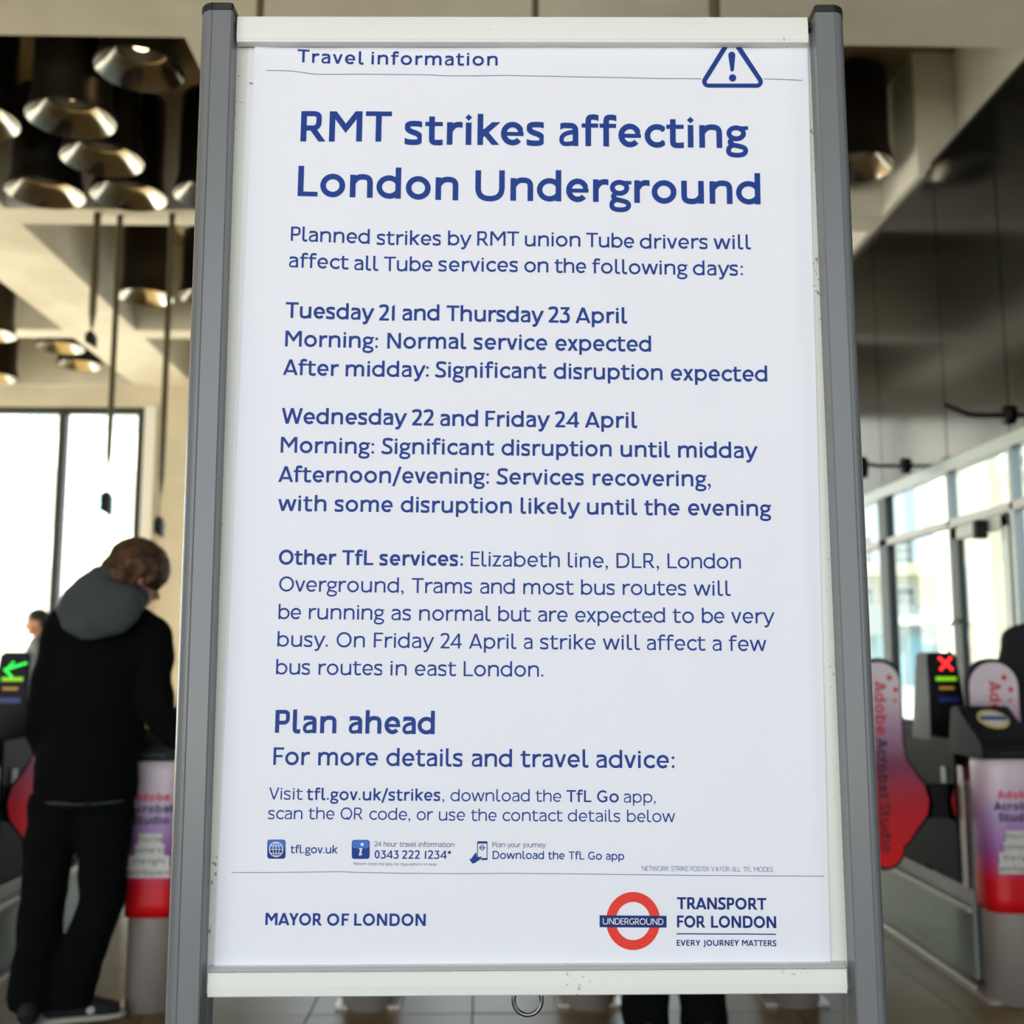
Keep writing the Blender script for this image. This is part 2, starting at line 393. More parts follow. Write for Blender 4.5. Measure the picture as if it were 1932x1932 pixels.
M['ink'] = mat('blue print', rgb(18, 58, 142), .5, spec=.25)
M['navy'] = mat('navy print', rgb(16, 44, 118), .5, spec=.25)
M['grey_ink'] = mat('grey blue print', rgb(88, 98, 140), .5, spec=.25)
M['red_ink'] = mat('red print', rgb(232, 62, 46), .5, spec=.25)
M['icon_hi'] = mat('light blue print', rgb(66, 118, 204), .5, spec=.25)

# ------------------------------------------------------------ the poster stand, in its own upright frame
BY, TILT, ROLL = -.0138269, -.0029938, .0035936
ux = Vector((math.cos(BY), math.sin(BY), 0)); nn = Vector((-math.sin(BY), math.cos(BY), 0))
upv = Vector((0, 0, 1))*math.cos(TILT)+nn*math.sin(TILT)
U = ux*math.cos(ROLL)+upv*math.sin(ROLL); V = -ux*math.sin(ROLL)+upv*math.cos(ROLL); N = U.cross(V)*-1
if N.y < 0: N = -N
ZC = 1.4943626; BC = Vector((.0412278, 1.2, ZC)); BASE = BC-V*ZC
BM = Matrix.Translation(BASE) @ Matrix((U, N, V)).transposed().to_4x4()
def bp(px, py, w=0.0):
    """photo pixel -> position (x along the board, z up) on the board plane set back by w"""
    d = ray(px, py); t = (BASE+N*w-CAM).dot(N)/d.dot(N)
    q = CAM+d*t-BASE
    return q.dot(U), q.dot(V)
def board_root(name):
    e = empty(name); e.matrix_world = BM; return e

stand = tag(board_root('poster_stand'), 'freestanding poster stand with grey aluminium posts and white snap rails', 'poster stand')
WF = -.012                                            # front of the posts, proud of the rails
def post(side):
    # inner edge and outer edge measured on the front
    if side < 0: (xi0, z0), (xi1, z1) = bp(438.5, 18, WF), bp(375, 1932, WF); xo0 = bp(372, 60, WF)[0]; xo1 = bp(300, 1932, WF)[0]
    else: (xi0, z0), (xi1, z1) = bp(1538, 22, WF), bp(1618, 1932, WF); xo0 = bp(1602, 60, WF)[0]; xo1 = bp(1684, 1932, WF)[0]
    w = abs((xo0+xo1)/2-(xi0+xi1)/2); sg = side; top = z0; D = .058
    def sec(xi):
        pts = [(xi, WF+.0015), (xi+sg*.0015, WF)]
        pts += [(xi+sg*w*f, WF+d) for f, d in ((.30, 0), (.56, .0), (.585, -.0009), (.605, -.0002))]
        r = w*.39
        for k in range(1, 11):
            a = R(9*k); pts.append((xi+sg*(w*.61+r*math.sin(a)), WF+.0002+D*.42*(1-math.cos(a))))
        pts += [(xi+sg*w, WF+D*.8), (xi+sg*(w-.004), WF+D), (xi+sg*.002, WF+D), (xi, WF+D-.002), (xi, WF+D*.62), (xi+sg*.0015, WF+D*.60), (xi+sg*.0015, WF+D*.56), (xi, WF+D*.54)]
        return pts
    dzx = (xi1-xi0)/(z1-z0); bm = bmesh.new()
    a = [bm.verts.new((x, y, top)) for x, y in sec(xi0)]; b = [bm.verts.new((x, y, 0.02)) for x, y in sec(xi0+dzx*(.02-z0))]
    bm.faces.new(a); bm.faces.new(b[::-1]); n = len(a)
    for i in range(n): bm.faces.new((a[i], b[i], b[(i+1) % n], a[(i+1) % n]))
    o = obj('post', bm, M['post'], stand, True)
    mod = o.modifiers.new('e', 'EDGE_SPLIT'); mod.split_angle = R(25)
    # cap: same section, a little larger, with a low crown
    bm = bmesh.new(); S = sec(xi0); cx = sum(p[0] for p in S)/n; cy = sum(p[1] for p in S)/n
    def ring(k, z): return [bm.verts.new((cx+(x-cx)*k, cy+(y-cy)*k, z)) for x, y in S]
    rs = [ring(1.0, top-.0005), ring(1.035, top), ring(1.035, top+.0075), ring(.93, top+.0095)]
    for p, q in zip(rs, rs[1:]):
        for i in range(n): bm.faces.new((p[i], p[(i+1) % n], q[(i+1) % n], q[i]))
    bm.faces.new(rs[0][::-1]); bm.faces.new(rs[-1])
    c = obj('end_cap', bm, M['cap'], o, True); mod = c.modifiers.new('e', 'EDGE_SPLIT'); mod.split_angle = R(25)
    # foot: a long bar across the floor with raised ends
    bm = bmesh.new(); xm = (xi0+xo0)/2
    prism(bm, [(-.24, 0), (-.24, .012), (-.20, .034), (-.03, .05), (.06, .05), (.25, .034), (.29, .012), (.29, 0)], xm-.02, xm+.02, 'x')
    f = obj('foot', bm, M['post'], stand)
    return xi0, xi1
pl = post(-1); pr = post(1)
obj('crossbar', B(pl[1]-.002, pr[1]+.002, .008, .03, .13, .17, .003), M['post'], stand)
PW = .012                                             # poster surface
# backing panel
x0 = bp(375, 1000, PW)[0]-.022; x1 = bp(1600, 1000, PW)[0]+.022
zt = bp(900, 44, PW)[1]; zb = bp(900, 1873, PW)[1]
obj('backing_panel', B(x0+.012, x1-.012, PW+.0025, PW+.012, zb, zt, .001), M['panel'], stand)
def rail(l, r, yt, yb, flip):
    (a, t) = bp(l, yt); (b, t2) = bp(r, yt); t = (t+t2)/2; bt = (bp(l, yb)[1]+bp(r, yb)[1])/2; hgt = t-bt
    pr_ = []
    f = lambda z: z
    # section (y, z): gently convex face, lip on the side of the poster
    if not flip: S = [(PW+.006, t), (.0015, t), (.0005, t-.002), (-.0003, t-hgt*.35), (-.0002, t-hgt*.7), (.0004, bt+.004), (.0009, bt+.0032), (.0011, bt+.0006), (.0030, bt), (PW-.001, bt), (PW-.001, bt+.004), (PW+.006, bt+.004)]
    else: S = [(PW+.006, t), (PW-.001, t), (.0052, t), (.0048, t-.0044), (.0014, t-.0047), (.0006, t-.0060), (.0002, t-hgt*.5), (0, bt+hgt*.35), (.0004, bt+.0012), (.0016, bt), (PW+.006, bt)]
    S = [p for i, p in enumerate(S) if i == 0 or p != S[i-1]]
    bm = bmesh.new(); prism(bm, S, a, b, 'x')
    return obj('snap_rail', bm, M['rail'], stand), a, b, t, bt
rt = rail(447.5, 1523.5, 30.5, 79, False); rb = rail(392.5, 1597, 1824, 1879, True)
lip = obj('rail_lip', B(rb[1], rb[2], .0036, .0050, rb[3]-.0040, rb[3]-.0002), M['lip'], stand); lab(lip, 'lip along the top of the lower rail, its shade painted grey')
# hinges seen at the rails' ends
for (xx, zz) in ((rt[1]-.004, rt[3]-.006), (rt[2]+.004, rt[3]-.006)):
    obj('rail_clip', B(xx-.004, xx+.004, .004, .02, zz-.006, zz+.002, .001), M['cap'], stand)

# ring hanging under the lower rail
rc = bp(995.5, 1888, .004); ring = bmesh.new(); rr = abs(bp(1022, 1888, .004)[0]-bp(969, 1888, .004)[0])/2
cen = BASE+U*rc[0]+N*.006+V*rc[1]
tube(ring, [cen+U*math.cos(a)*rr+V*math.sin(a)*rr*1.0 for a in [2*math.pi*i/48 for i in range(49)]], .0023, 10, cap=False)
kr = tag(obj('split_ring', ring, mat('worn steel ring', rgb(132, 128, 122), .28, 1), None, True), 'steel split ring hanging under the lower white rail of the poster stand', 'ring')

# ------------------------------------------------------------ posters
poster = tag(board_root('poster'), 'white travel information poster with blue lettering held in the stand', 'poster')
poster2 = tag(board_root('poster'), 'older white poster sheet peeping out behind the left edge of the front poster', 'poster')
def wave(x, z):
    p = Vector((x*7, z*5, 2.3)); q = Vector((x*24, z*3.2, 7.1))
    return .0014*noise.noise(p)+.0007*noise.noise(q)+.0016*math.exp(-((x+.24)/.03)**2)*math.exp(-max(0, 1.98-z)/.05)
def sheet(name, tl, tr, br, bl, w, m, parent, nx=64, ny=96, wob=1, curl=0):
    c = [bp(*p, w) for p in (tl, tr, br, bl)]; vs = []; fs = []
    for j in range(ny+1):
        for i in range(nx+1):
            s, t = i/nx, j/ny
            x = (c[0][0]*(1-s)+c[1][0]*s)*(1-t)+(c[3][0]*(1-s)+c[2][0]*s)*t
            z = (c[0][1]*(1-s)+c[1][1]*s)*(1-t)+(c[3][1]*(1-s)+c[2][1]*s)*t
            vs.append((x, w+wob*wave(x, z)-curl*max(0, 1-s*nx/2.5)**2*.0018, z))
    for j in range(ny):
        for i in range(nx):
            k = j*(nx+1)+i; fs.append((k, k+1, k+nx+2, k+nx+1))
    return obj(name, (vs, fs), m, parent, True)
sheet('paper', (469, 70), (900, 70), (900, 1835), (402, 1835), PW+.0022, M['paper2'], poster2, 30, 60, .15)
sheet('paper', (482.5, 70), (1523, 70), (1567.5, 1835), (404.5, 1835), PW, M['paper'], poster, curl=1)
TO = .00045
SK = .0115                                            # the poster sits turned a little clockwise in the frame
def flat(name, polys, m, parent=poster, lift=0, label=None):
    """polygons in board coordinates -> ink on the paper"""
    vs = []; fs = []
    for p in polys:
        k = len(vs); vs += [(x, PW+wave(x, z)-TO-lift, z) for x, z in p]; fs.append(tuple(range(k, k+len(p))))
    o = obj(name, (vs, fs), m, parent)
    if label: o['label'] = label
    return o
def word(s, x0, x1, y0, y1, cap, w, out):
    a, b = Vector(bp(x0, y0, PW)), Vector(bp(x1, y1, PW)); xm, ym = (x0+x1)/2, (y0+y1)/2
    s_ = bp(xm, ym-cap, PW)[1]-bp(xm, ym, PW)[1]
    gl, W0 = word_polys(s, w); L = (b-a).length/s_; n = len(s)-1
    tr = max(-.08, min(.09, .55*(L-W0)/n)) if n else 0
    xs = L/(W0+tr*n); slope = (b.y-a.y)/(b.x-a.x)
    for i, (P, x) in enumerate(gl):
        for q in P:
            r = []
            for (gx, gy) in q:
                X_ = (x+gx+tr*i)*xs*s_; Y_ = gy*s_
                r.append((a.x+X_*1.0+Y_*SK, a.y+X_*slope+Y_))
            out.append(r)
def line_(words, cap, w, m='ink', name='text_line', label=None, parent=poster, lift=0):
    out = []
    for t in words: word(t[0], *t[1:5], cap, t[5] if len(t) > 5 else w, out)
    txt = ' '.join(t[0] for t in words)
    return flat(name, out, M[m], parent, lift, label or ('printed words '+txt)[:90])
line_([('Travel', 560.9, 685.7, 116.6, 122), ('information', 700.7, 938.8, 121.6, 124)], 24, .165)
line_([('RMT', 566.7, 738.3, 266.9, 267.6), ('strikes', 762.6, 1028.4, 272, 274.5), ('affecting', 1054, 1411.8, 275.3, 280)], 57, .182)
line_([('London', 561.4, 864.3, 370, 378), ('Underground', 896.4, 1434.7, 378, 386)], 57, .182)
line_([('Planned', 548.6, 697.2, 454.7, 460.6), ('strikes', 710.6, 832.4, 462, 463), ('by', 845, 887.8, 462.8, 463), ('RMT', 900.2, 979.2, 463.2, 464.2), ('union', 990.3, 1094.9, 464.7, 466), ('Tube', 1105.8, 1196.8, 466.6, 468), ('drivers', 1207.7, 1335.9, 468.7, 469.7), ('will', 1346.3, 1416.6, 470, 470.6)], 27, .145)
line_([('affect', 544.9, 657.2, 504.5, 508.7), ('all', 667.9, 713.4, 509.8, 511), ('Tube', 724.3, 816.2, 511.5, 512), ('services', 826.9, 977.7, 512, 513.2), ('on', 989.1, 1034.5, 513.8, 514.5), ('the', 1046.2, 1106.1, 515, 515.8), ('following', 1117, 1297.1, 516.3, 518.6), ('days:', 1307.8, 1402.2, 519.2, 519.9)], 27, .145)
line_([('Tuesday', 538.6, 703.4, 599.7, 604), ('21', 715.5, 744.3, 604.7, 605), ('and', 758.5, 828.8, 604.9, 605.2), ('Thursday', 842.2, 1023.5, 606, 608.8), ('23', 1035.2, 1074.9, 609, 609.6), ('April', 1086.1, 1183, 610.1, 610.6)], 29.5, .172)
line_([('Morning:', 537.9, 713.3, 653.6, 657.2), ('Normal', 730.4, 879.5, 657.6, 658.8), ('service', 893.4, 1032.7, 659.7, 661.2), ('expected', 1047.8, 1228.4, 661.8, 663.7)], 29.5, .165)
line_([('After', 534.2, 638.8, 707.5, 709.5), ('midday:', 651.7, 809.4, 710, 711.8), ('Significant', 821.9, 1030.2, 712.2, 714.5), ('disruption', 1045.1, 1250, 715, 717.4), ('expected', 1265.7, 1447.6, 718, 720)], 29.5, .165)
line_([('Wednesday', 531.1, 765.2, 799.7, 802), ('22', 777.6, 818.1, 803, 803.4), ('and', 830, 901.8, 803.9, 804.3), ('Friday', 915.7, 1035.2, 805, 806), ('24', 1047.6, 1092.3, 806.4, 806.8), ('April', 1103.7, 1201.9, 806.9, 807.6)], 29.8, .172)
line_([('Morning:', 529.4, 706.3, 854.2, 856.6), ('Significant', 720.7, 931.9, 856.5, 859.3), ('disruption', 946.5, 1153.9, 859.3, 861.3), ('until', 1170.8, 1264, 861.8, 863), ('midday', 1279.4, 1427.2, 863.3, 864.6)], 29.8, .165)
line_([('Afternoon/evening:', 525.4, 922.9, 909.4, 913.5), ('Services', 937.8, 1102.2, 913.8, 915.5), ('recovering,', 1118.4, 1340.7, 915.8, 918)], 29.8, .165)
line_([('with', 524.4, 615.6, 964, 965), ('some', 631.2, 741.1, 965.4, 966.4), ('disruption', 756.5, 965.4, 966.7, 968.8), ('likely', 982, 1092.3, 969.2, 970.4), ('until', 1107.5, 1201.9, 970.5, 971.6), ('the', 1215.5, 1282.4, 971.8, 972.4), ('evening', 1298, 1455, 972.4, 974)], 29.8, .165)
line_([('Other', 525.7, 634.2, 1065.2, 1065.8, .185), ('TfL', 645.4, 704.3, 1066.1, 1066.6, .185), ('services:', 715.7, 874, 1066.7, 1068, .185), ('Elizabeth', 888.1, 1056.1, 1068.4, 1070.1), ('line,', 1071.3, 1146.9, 1070.4, 1071.2), ('DLR,', 1163.1, 1243.3, 1071.5, 1071.9), ('London', 1259.5, 1397.7, 1072.2, 1073)], 28, .13)
line_([('Overground,', 526.1, 761.4, 1115.6, 1118.4), ('Trams', 776.6, 891.4, 1118.8, 1119.8), ('and', 905.5, 970.9, 1120, 1120.5), ('most', 987.1, 1082, 1121.1, 1122), ('bus', 1096.2, 1160.6, 1122, 1122.3), ('routes', 1174.8, 1295.2, 1122.5, 1123.4), ('will', 1308.4, 1378.2, 1123.7, 1124.2)], 28, .13)
line_([('be', 524.9, 567.9, 1168, 1168.3), ('running', 582.5, 724.9, 1168.3, 1169.5), ('as', 738.1, 775.8, 1170, 1170.3), ('normal', 790.7, 925.4, 1170.8, 1171.6), ('but', 939.8, 1001, 1172, 1172.6), ('are', 1014.7, 1071.3, 1172.8, 1173.2), ('expected', 1085.2, 1254.7, 1173.6, 1174.8), ('to', 1269.1, 1308.9, 1175, 1175.2), ('be', 1324.2, 1366.8, 1175.4, 1175.6), ('very', 1379.4, 1460.1, 1175.7, 1176.2)], 28, .13)
line_([('busy.', 522.9, 618.8, 1219.7, 1220.6), ('On', 634.7, 688.1, 1221.1, 1221.4), ('Friday', 705, 817.3, 1221.7, 1223), ('24', 831.2, 871, 1223.2, 1223.5), ('April', 884.7, 974.1, 1223.7, 1224.3), ('a', 988.1, 1004.6, 1224.4, 1224.5), ('strike', 1018.8, 1124, 1224.7, 1225.6), ('will', 1137.2, 1207, 1225.7, 1226.2), ('affect', 1220.2, 1330.5, 1226.4, 1227.4), ('a', 1343.9, 1361.2, 1227.7, 1227.8), ('few', 1374.9, 1446.1, 1228, 1228.4)], 28.2, .13)
line_([('bus', 520.4, 585.3, 1272.3, 1272.8), ('routes', 600.7, 721.9, 1273.2, 1274.1), ('in', 736.6, 767.1, 1274.4, 1274.6), ('east', 782.5, 860.3, 1274.8, 1275.4), ('London.', 874.7, 1025.7, 1275.7, 1276.9)], 28.2, .13)
line_([('Plan', 518.6, 634.2, 1382.6, 1383.6), ('ahead', 657, 820, 1383.8, 1385.2)], 43, .185)
line_([('For', 515.4, 584, 1443, 1443.6), ('more', 599.9, 713.2, 1444, 1444.6), ('details', 729.1, 873.4, 1445, 1446), ('and', 889.6, 965.8, 1446.4, 1447), ('travel', 982.2, 1110.1, 1447.1, 1448), ('advice:', 1124.5, 1273.1, 1448.5, 1449.5)], 33, .155)
line_([('Visit', 507.5, 570.8, 1508, 1508.8), ('tfl.gov.uk/strikes', 578.3, 831, 1509.2, 1510.8, .165), (',', 834.2, 838, 1510.8, 1510.8), ('download', 850.3, 999.1, 1511.4, 1512.2), ('the', 1010.7, 1059.2, 1512.6, 1512.9), ('TfL', 1068.6, 1115.8, 1513, 1513.4, .16), ('Go', 1126.5, 1167.3, 1513.6, 1513.8, .16), ('app,', 1176.7, 1236.8, 1514, 1514.4)], 22.4, .115)
line_([('scan', 505.5, 570.3, 1545.3, 1545.6), ('the', 582, 630.9, 1545.6, 1545.8), ('QR', 642.4, 685.1, 1545.8, 1546), ('code,', 696.8, 774, 1546.4, 1546.9), ('or', 786.2, 816.8, 1547.2, 1547.4), ('use', 828, 877.6, 1547.8, 1548), ('the', 888.5, 937, 1548.5, 1548.8), ('contact', 948.1, 1061.2, 1549, 1549.6), ('details', 1071.6, 1170.5, 1549.8, 1550.4), ('below', 1182.9, 1273.6, 1550.6, 1551)], 22.4, .115)
line_([('tfl.gov.uk', 548, 637, 1609.6, 1610)], 15.2, .15)
line_([('24', 706.8, 719, 1596.8, 1596.9), ('hour', 724, 749, 1597, 1597.1), ('travel', 754, 785.5, 1597.2, 1597.4), ('information', 790, 857, 1597.5, 1598)], 9.4, .12, 'grey_ink')
line_([('0343', 706.8, 752, 1619.5, 1619.7), ('222', 759, 792, 1619.8, 1620), ('1234*', 801.5, 850.9, 1620, 1620.3)], 15.4, .16)
line_([('*Network', 666, 691, 1631.4, 1631.6), ('charges', 693.5, 711.5, 1631.6, 1631.8), ('may', 714, 724.5, 1631.8, 1632), ('apply.', 727, 741.5, 1632, 1632.1), ('See', 744, 753, 1632.2, 1632.3), ('tfl.gov.uk/terms', 755.5, 796, 1632.4, 1632.7), ('for', 798.5, 805.5, 1632.7, 1632.8), ('details.', 808, 824.8, 1632.8, 1633)], 4.9, .10, 'grey_ink')
line_([('Plan', 928.9, 953, 1598.2, 1598.2), ('your', 957.5, 982, 1598.3, 1598.4), ('journey', 987.5, 1029.4, 1598.5, 1598.6)], 9.3, .12, 'grey_ink')
line_([('Download', 929.4, 1026.3, 1620.5, 1620.9), ('the', 1034, 1065.2, 1621, 1621.2), ('TfL', 1072.7, 1102.3, 1621.4, 1621.6), ('Go', 1109.5, 1135.6, 1621.8, 1622), ('app', 1142.9, 1177.4, 1622, 1622.3)], 15, .15)
line_([('NETWORK', 1210.9, 1262.5, 1642.6, 1643), ('STRIKE', 1266, 1298.5, 1643, 1643.3), ('POSTER', 1302, 1338.5, 1643.4, 1643.7), ('V', 1342, 1348, 1643.8, 1643.8), ('|', 1352, 1353.4, 1643.9, 1643.9), ('FOR', 1358, 1377, 1644, 1644.1), ('ALL', 1380.5, 1397.5, 1644.2, 1644.3), ('TFL', 1402.5, 1418, 1644.4, 1644.5), ('MODES', 1422.5, 1458.2, 1644.6, 1645)], 9, .09, 'grey_ink')
line_([('MAYOR', 500.6, 607.5, 1745, 1746), ('OF', 617.1, 658.4, 1746, 1746.2), ('LONDON', 668.1, 803, 1746.2, 1747)], 23, .20)
line_([('TRANSPORT', 1277.2, 1446, 1714.8, 1716.6)], 22.3, .205, 'navy')
line_([('FOR', 1277.2, 1330.7, 1749.3, 1750), ('LONDON', 1341.5, 1464.4, 1750, 1750.9)], 22.3, .205, 'navy')
line_([('EVERY', 1276.8, 1321, 1784, 1784.2), ('JOURNEY', 1327, 1394, 1784.2, 1784.4), ('MATTERS', 1400, 1464.4, 1784.5, 1784.8)], 10.9, .19, 'navy')
def Q(pts): return [bp(x, y, PW) for x, y in pts]
def rule(pts, th, m, label):
    out = []
    for (a, b) in zip(pts, pts[1:]):
        n = max(1, int((b[0]-a[0])/12))
        for i in range(n):
            f = lambda t: (a[0]+(b[0]-a[0])*t, a[1]+(b[1]-a[1])*t)
            p, q = f(i/n), f((i+1)/n)
            out.append(Q([(p[0], p[1]-th/2), (q[0], q[1]-th/2), (q[0], q[1]+th/2), (p[0], p[1]+th/2)]))
    return flat('printed_rule', out, M[m], poster, 0, label)
rule([(485, 133), (537, 133.2), (552, 134), (570, 136.2), (590, 138.8), (605, 139.6), (809, 140.8), (830, 142.2), (853, 142.8), (960, 142.8), (1180, 147), (1230, 148.3), (1323, 149.3)], 1.0, 'grey_ink', 'thin grey rule under the poster heading')
rule([(1441, 149), (1514, 152.6)], 1.0, 'grey_ink', 'short grey rule right of the warning triangle')
rule([(418, 1645.8), (500, 1646), (570, 1645.2), (644, 1644.4), (686, 1646), (760, 1647.3), (803, 1647.8), (870, 1648), (952, 1647.8), (1050, 1648.3), (1200, 1650), (1320, 1651.5), (1555, 1653.2)], 1.1, 'grey_ink', 'thin grey rule above the poster footer')
rule([(1276.3, 1761.5), (1464, 1762.6)], 2.0, 'navy', 'navy rule beneath the words FOR LONDON')
# warning triangle (its tip runs under the top rail)
def rounded_tri(c, r, n=8):
    out = []; m = len(c)
    for i in range(m):
        p0, p1, p2 = Vector(c[i-1]), Vector(c[i]), Vector(c[(i+1) % m])
        a, b = (p0-p1).normalized(), (p2-p1).normalized(); half = a.angle(b)/2
        d = r/math.tan(half); s, e = p1+a*d, p1+b*d; cc = p1+(a+b).normalized()*(r/math.sin(half))
        a0 = math.atan2(s.y-cc.y, s.x-cc.x); a1 = math.atan2(e.y-cc.y, e.x-cc.x)
        while a1-a0 > math.pi: a1 -= 2*math.pi
        while a1-a0 < -math.pi: a1 += 2*math.pi
        out += [(cc.x+r*math.cos(a0+(a1-a0)*k/n), cc.y+r*math.sin(a0+(a1-a0)*k/n)) for k in range(n+1)]
    return out
to = rounded_tri([(1380, 61), (1449, 166), (1315.5, 165.5)], 11.5); ti = rounded_tri([(1380, 78.5), (1433.5, 158), (1330.5, 158)], 3.0)
tri = [Q([to[i], to[(i+1) % len(to)], ti[(i+1) % len(ti)], ti[i]]) for i in range(len(to))]
cap_ = lambda cx, cy, r, a0, a1, n=12: [(cx+r*math.cos(R(a0+(a1-a0)*i/n)), cy+r*math.sin(R(a0+(a1-a0)*i/n))) for i in range(n+1)]
tri.append(Q(cap_(1380.5, 104.6, 6.7, 180, 360)+cap_(1381.2, 132, 3.2, 0, 180)))
tri.append(Q(cap_(1382, 147.4, 6.9, 0, 360, 24)[:-1]))
flat('warning_triangle', tri, M['ink'], poster, 0, 'blue warning triangle with exclamation mark')
# roundel
cx, cy = 1194.3, 1737.3
def ringp(cx, cy, rx, ry, ix, iy, n=72):
    o = [(cx+rx*math.cos(2*math.pi*k/n), cy+ry*math.sin(2*math.pi*k/n)) for k in range(n)]; i_ = [(cx+ix*math.cos(2*math.pi*k/n), cy+iy*math.sin(2*math.pi*k/n)) for k in range(n)]
    return [Q([o[k], o[(k+1) % n], i_[(k+1) % n], i_[k]]) for k in range(n)]
rd = flat('roundel', ringp(cx, cy, 50.8, 54.8, 32.8, 36), M['red_ink'], poster, 0, 'red ring emblem with blue bar')
flat('roundel_bar', [Q([(1131.2+i*12.6, 1726.5+i*.1), (1143.8+i*12.6, 1726.6+i*.1), (1143.8+i*12.6, 1749+i*.06), (1131.2+i*12.6, 1749+i*.06)]) for i in range(10)], M['navy'], rd, .0002, 'blue bar across the red ring')
line_([('UNDERGROUND', 1137.1, 1251.2, 1743.5, 1744.4)], 12, .145, 'white', 'lettering', 'white word UNDERGROUND on the blue bar', rd, .0004)
# small icons
def rrect(x0, y0, x1, y1, r, n=6):
    return [(x1-r+r*math.cos(R(a)), y0+r-r*math.sin(R(a))) for a in [90*k/n for k in range(n+1)]] + [(x0+r-r*math.sin(R(a)), y0+r-r*math.cos(R(a))) for a in [90*k/n for k in range(n+1)]] + \
           [(x0+r-r*math.cos(R(a)), y1-r+r*math.sin(R(a))) for a in [90*k/n for k in range(n+1)]] + [(x1-r+r*math.sin(R(a)), y1-r+r*math.cos(R(a))) for a in [90*k/n for k in range(n+1)]]
def stroke_px(pts, w, close=False):
    p = Pen(w); p.stroke(pts, close=close); return [Q(q) for q in p.polys]
ic = flat('web_icon', [Q(rrect(504.5, 1584, 538.7, 1620, 5))], M['ink'], poster, 0, 'blue square with white globe')
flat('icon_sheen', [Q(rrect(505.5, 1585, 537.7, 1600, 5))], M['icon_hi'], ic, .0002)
e = lambda cx, cy, rx, ry, n=32: [(cx+rx*math.cos(2*math.pi*k/n), cy+ry*math.sin(2*math.pi*k/n)) for k in range(n)]
gl = stroke_px(e(521.3, 1602.3, 12.6, 13.6), 1.7, True)+stroke_px(e(521.3, 1602.3, 5.8, 13.4), 1.1, True)+stroke_px([(521.3, 1589), (521.3, 1615.5)], 1.1)
for yy, hw in ((1595, 10.5), (1602.3, 12.5), (1609.5, 10.5)): gl += stroke_px([(521.3-hw, yy), (521.3+hw, yy)], 1.1)
flat('globe_print', gl, M['white'], ic, .0004, 'white globe')
ic = flat('information_icon', [Q(rrect(663.9, 1584.5, 697.5, 1620.3, 5))], M['ink'], poster, 0, 'blue square with white letter i')
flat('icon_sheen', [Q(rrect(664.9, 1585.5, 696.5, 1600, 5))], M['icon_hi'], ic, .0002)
flat('letter_print', [Q(e(683.5, 1592.8, 3, 3, 16))]+stroke_px([(677.5, 1601.5), (682.5, 1600.5), (679, 1612.5), (684, 1611.5)], 3.0)[:1]+stroke_px([(682.3, 1599.8), (678.9, 1613.8)], 3.6)+stroke_px([(678, 1613), (684.2, 1611.2)], 1.8), M['white'], ic, .0004, 'white italic letter i')
ph = flat('phone_icon', stroke_px(rrect(901, 1588, 919, 1621, 2.4), 1.4, True)+[Q(rrect(900.2, 1587, 919.8, 1591.4, 2)), Q(rrect(908.5, 1618.6, 919.8, 1622.6, 1.6))]+stroke_px(e(909.7, 1599.2, 3.9, 4.2, 20), 1.5, True)+stroke_px([(904, 1599.2), (915.5, 1599.2)], 1.7), M['ink'], poster, 0, 'blue phone outline held by a hand')
flat('hand_print', [Q([(898, 1607), (900.2, 1617.5), (889, 1626), (885.3, 1620.5), (889, 1620)]), Q([(900.2, 1617.5), (906, 1616), (909.8, 1616.6), (904, 1622.5), (896, 1628), (891, 1628.8), (889, 1626)])], M['ink'], ph, .0003, 'blue hand')
flat('printed_tick', [Q([(470, 155.4), (476.5, 155.4), (476.5, 156.9), (470, 156.9)])], M['grey_ink'], poster2, -.0016, 'short grey printed tick near the upper left edge')
# ------------------------------------------------------------ the ticket hall
HB, HS, YF = 4.8, 5.76, -7                                    # beam soffit, slab soffit; unseen front end set back to dim front light
XW, XB, YB = 3.20, 3.146, 14.19                         # right wall, right beam face, back wall
fl = struct(obj('floor', B(-11, 3.4, YF, YB+.2, -.15, -.006), M['grout']))
rnd = random.Random(3)
tm = {}
for i in range(12):
    for j in range(15):
        k = (rnd.randrange(3), rnd.randrange(2))
        if k not in tm:
            bm = B(-.298, .298, -.298, .298, -.05, 0, .002); me = bpy.data.meshes.new('paving_tile'); bm.to_mesh(me); bm.free(); me.materials.append(M['tile'][k[0]]); tm[k] = me
        o = bpy.data.objects.new('paving_tile', tm[k]); o.location = (-3.95+.6*i, .385+.6*j, rnd.uniform(-.0012, .0012)); link(o, fl)
x0 = -4.25
st = obj('paving_field', B(-11, -4.26, YF, YB+.2, -.05, -.001), M['tile'][0], fl); st['kind'] = 'stuff'
st = obj('paving_field', B(-4.26, 2.95, 9.09, YB+.2, -.05, -.001), M['tile'][0], fl); st['kind'] = 'stuff'
st = obj('paving_field', B(2.955, 3.4, YF, YB+.2, -.05, -.001), M['tile'][1], fl); st['kind'] = 'stuff'
st = obj('paving_field', B(-4.26, 2.95, YF, .08, -.05, -.001), M['tile'][0], fl); st['kind'] = 'stuff'

